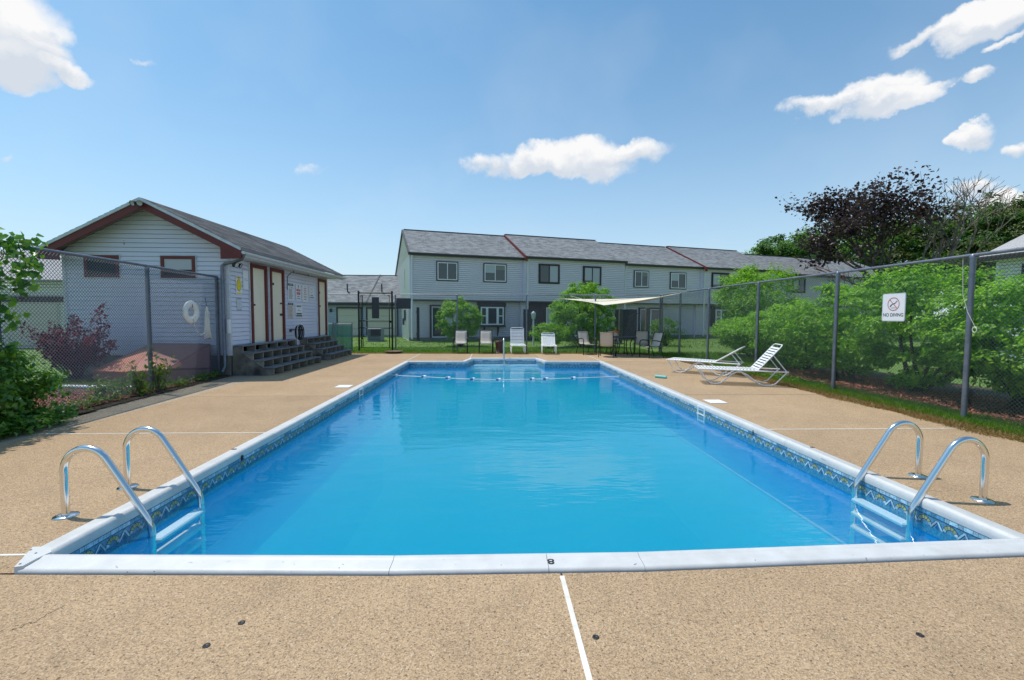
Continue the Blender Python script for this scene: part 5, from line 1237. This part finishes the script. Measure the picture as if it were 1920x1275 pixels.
# low weeds and mulch along the left fence
def scatter(name, n, xf, y0, y1, size, lm, zlo=.0, zhi=.1, up=.6):
    y = rng.uniform(y0, y1, n); x = np.array([rng.uniform(*xf(v)) for v in y]); P = np.stack([x, y, rng.uniform(zlo, zhi, n)], 1)
    return leaves(name, P, size, np.tile((0,0,up),(n,1))+rng.normal(0,.6,(n,3)), K[lm], None, 'stuff', slim=.5)
FL = lambda y: -6.28-(y-2.6)*.0538
ys = rng.uniform(6.6, 11.0, 60)
Pw = np.concatenate([np.array([FL(a)+rng.uniform(-.1,.14), a, 0.04])+np.abs(rng.normal(0,(.07,.1,.07),(26,3)))*np.array([1,1,1])*np.where(rng.uniform(size=(26,3))<.5,-1,1)**np.array([1,1,0]) for a in ys])
o = leaves('weeds', Pw, .055, np.tile((.1,-.2,.8),(len(Pw),1)), K['lf_weed'], None, 'stuff')
def chips(name, n, fx, y0, y1, z, size, m):
    y = rng.uniform(y0, y1, n); x = np.array([rng.uniform(*fx(v)) for v in y]); V = []; F = []
    zz = z(x, y) if callable(z) else np.full(n, z)
    a = rng.uniform(0, 6.28, n); l = size*rng.uniform(.6,1.7,n); w = size*.35*rng.uniform(.6,1.3,n); t_ = rng.normal(0,.35,n)
    ca, sa = np.cos(a), np.sin(a); c_ = np.stack([x,y,zz+.012],1); ux = np.stack([ca,sa,t_],1)*l[:,None]/2; uy = np.stack([-sa,ca,rng.normal(0,.3,n)],1)*w[:,None]/2
    V = np.stack([c_-ux-uy, c_+ux-uy, c_+ux+uy, c_-ux+uy],1).reshape(-1,3); i = np.arange(n)*4
    return np_mesh(name, V, np.stack([i,i+1,i+2,i+3],1), K[m], None, 'stuff')
M().raw([(-6.62,6.8,.012),(-6.2,6.8,.012),(-6.5,11.2,.012),(-9.5,11.2,.10),(-9.6,8.6,.06),(-8.2,7.2,.03)], [(0,1,2,3,4,5)]).build('mulch_bed', K['soil'], kind='structure')
chips('mulch', 9000, lambda y: (-8.6, FL(y)+.12), 6.9, 10.1, .03, .05, 'mulch')
chips('leaf_litter', 900, lambda y: (FL(y)-.02, FL(y)+.34), 6.6, 11.2, .0, .035, 'soil')
o = M().tube([(-8.6,9.1,.06),(-7.8,8.9,.08),(-7.0,8.95,.06)], .045, 8).build('garden_edging', K['wtrim']); tag(o, 'pale garden edging log behind the left fence', 'edging')
# right strip: bed, mulch, grass, dry edge
M().box(6.43, 12.5, 1.5, 18.6, -.039, -.012).build('lawn_strip', K['lawn'], kind='structure')
M().raw([(7.34,1.5,-.005),(10.6,1.5,-.005),(10.8,12.6,-.005),(9.0,13.2,-.005),(7.5,12.0,-.005)], [(0,1,2,3,4)]).build('mulch_bed', K['soil'], kind='structure')
chips('mulch', 13000, lambda y: (7.36+.06*math.sin(y*2), 9.4), 2.5, 12.8, lambda x, y: .01+.02*np.sin(x*3)*np.sin(y*2)+.01, .05, 'mulch')
def blades(name, n, fx, y0, y1, h, m, z=-.02, w=.006, lean=.35):
    y = rng.uniform(y0, y1, n); x = np.array([rng.uniform(*fx(v)) for v in y]); hh_ = h*rng.uniform(.5,1.3,n); a = rng.uniform(0,6.28,n)
    b = np.stack([x,y,np.full(n,z)],1); s = np.stack([np.cos(a),np.sin(a),np.zeros(n)],1)*w; tip = b+np.stack([rng.normal(0,lean,n)*hh_, rng.normal(0,lean,n)*hh_, hh_],1)
    V = np.stack([b-s,b+s,tip],1).reshape(-1,3); i = np.arange(n)*3; return np_mesh(name, V, np.stack([i,i+1,i+2],1), K[m], None, 'stuff')
edge = lambda y: 6.45 if y < 14.6 else 6.6
blades('grass', 42000, lambda y: (6.66, 7.42), 2.4, 13.2, .085, 'grass', w=.007)
blades('grass', 9000, lambda y: (6.62, 9.6), 13.0, 18.2, .11, 'grass', w=.010)
blades('dry_grass', 36000, lambda y: (6.36+.05*math.sin(y*3)+.03*math.sin(y*7.7), 6.88+.14*math.sin(y*1.7)+.05*math.sin(y*5.1)), 2.4, 16.0, .06, 'dry', w=.007, lean=.9)
blades('grass', 26000, lambda y: (-9, 7), 17.72, 21.5, .06, 'grass', w=.014)
blades('grass', 9000, lambda y: (-12, 17), 21.0, 33, .04, 'grass', w=.03)
blades('dry_grass', 9000, lambda y: (-6, 6.3), 17.70, 17.98, .06, 'dry', w=.009, lean=.9)
blades('grass', 9000, lambda y: (-10, -6.7), 8.9, 10.2, .10, 'grass', w=.01, z=0)
# leaf tufts at the fence foot on the right
Pt = np.concatenate([np.array([7.0+rng.uniform(-.1,.1), a, .06])+rng.normal(0,(.07,.1,.05),(26,3)) for a in rng.uniform(9,17.6,34)]); Pt[:,2] = np.abs(Pt[:,2]); leaves('weeds', Pt, .06, np.tile((-.2,-.2,.8),(len(Pt),1)), K['lf_weed'], None, 'stuff')

# trees
def tree(name, label, cat, base, h, rad, nclump, per, clr, lsize, lm, trunk_r=.25, zc=.62, group=None, bark='bark', flat=.3):
    t = thing(name, label, cat, base, 0, group); cz = h-rad[2]
    P, N_, cen = crown_points((0,0,cz), rad, nclump, per, clr, .5, flat)
    leaves('crown', P, lsize, N_, K[lm], t); m = M()
    limb(m, (0,0,-.1), (0,0,cz), trunk_r, trunk_r*.35, .02, 6, 8)
    for k in range(10):
        q = cen[rng.integers(len(cen))]; limb(m, (0,0,cz*random.uniform(.45,.9)), q*.85+np.array([0,0,cz*.15])*0, trunk_r*.35, .04, .08)
    m.build('trunk', K[bark], t); return t
TG = 'trees in the wood beyond the town houses'
tl = [(1428,72,13.4,5,'lf_mid','small round tree at the left end of the wood'),(1462,70,15.0,5.5,'lf_dark','dark tree second from the left end of the wood'),(1500,74,16.4,6,'lf_mid','mid green tree above the fifth town house roof'),
      (1545,70,16.9,6,'lf_mid','broad tree above the farthest town house roof'),(1592,72,18.4,6.5,'lf_dark','dark broad tree just left of the purple maple'),(1640,68,17.6,6.5,'lf_mid','green tree seen behind the purple maple'),
      (1690,66,17.4,6,'lf_olive','olive tree behind the maple trunks'),(1745,64,18,6,'lf_mid','green tree behind the bare maple'),(1800,62,18.2,6,'lf_olive','tall olive tree right of the bare maple'),
      (1850,58,18.8,5.5,'lf_dark','tall dark tree above the white house roof'),(1905,56,17.6,5.5,'lf_olive','olive tree at the right edge of the view'),(1960,56,18,5.5,'lf_olive','tree partly cut by the right edge of the view')]
for (px, y, h, r, lm, lb) in tl:
    p = gy(px, 600, y); tree('forest_tree', lb, 'tree', (p.x, y, 0), h, (r,r,h*.42), 170, 70, 1.05, .42, lm, .4, group=TG)
for (px, y, h, lb) in ((1668,40,6.2,'dark underbrush tree at the foot of the purple maple'),(1840,40,9.3,'low dark tree behind the white house')):
    p = gy(px, 600, y); tree('small_tree', lb, 'tree', (p.x, y, 0), h, (3.1,3.0,h*.42), 90, 60, .7, .26, 'lf_olive' if px > 1700 else 'lf_maple', .2)
# purple maple and its half bare neighbour: grown branch by branch
def grow(segs, tips, p, d, L, r, depth, spread=.55, up=.12):
    n = 3; q = p
    pts = [p]
    for k in range(n):
        d = (d+Vector((random.gauss(0,.10),random.gauss(0,.10),random.gauss(0,.06)+up*.3))).normalized(); q = q+d*L/n; pts.append(q)
    segs.append((pts, r, r*.62)); 
    if depth <= 2: tips += [(pts[k], depth) for k in range(1, n+1)]
    if depth == 0: return
    for k in range(random.choice((2,3,3)) if depth > 1 else 3):
        a = Vector((random.gauss(0,1),random.gauss(0,1),random.gauss(0,.6))).normalized(); nd = (d+a*spread*random.uniform(.7,1.3)).normalized(); st = pts[random.choice((2,3,3))]
        grow(segs, tips, st, nd, L*random.uniform(.62,.85), r*.6, depth-1, spread, up)
def grown_tree(name, label, base, starts, seed, leafy, lm, bark, per=26, lsize=.22):
    random.seed(seed); t = thing(name, label, 'tree', base); segs = []; tips = []
    for d, L, r, dep in starts: grow(segs, tips, Vector((0,0,0)), Vector(d).normalized(), L, r, dep)
    m = M()
    for pts, r0, r1 in segs: m.tube(pts, [r0+(r1-r0)*k/3 for k in range(4)], 6 if r0 > .05 else 4)
    m.build('trunk', K[bark], t); P = []
    for p, dd in tips:
        if leafy(p): P.append(np.array(p)+rng.normal(0,(.36,.36,.24),(per,3)))
    P = np.concatenate(P); leaves('crown', P, lsize, np.tile((0,0,.8),(len(P),1))+rng.normal(0,.5,(len(P),3)), K[lm], t, slim=.85); return t
b1 = gy(1700, 600, 30)
grown_tree('purple_maple', 'purple leaved maple towering over the hedge', (b1.x, 30, 0), [((-.34,0,1),3.7,.22,5),((.02,.2,1),4.0,.2,5),((-.75,-.2,.95),2.8,.16,4)], 5, lambda p: p.z > (5.6 if p.x < -2.2 else 3.6) and random.random() < .55, 'lf_maple', 'bark', 8, .24)
b2 = gy(1735, 600, 29)
grown_tree('bare_maple', 'half bare maple with thin dead top branches', (b2.x, 29, 0), [((.02,0,1),4.0,.20,5),((.42,.1,1),3.5,.14,4)], 31, lambda p: p.z < 8.8 and p.x < .8 and random.random() < .28, 'lf_maple', 'bark_p', 7, .22)
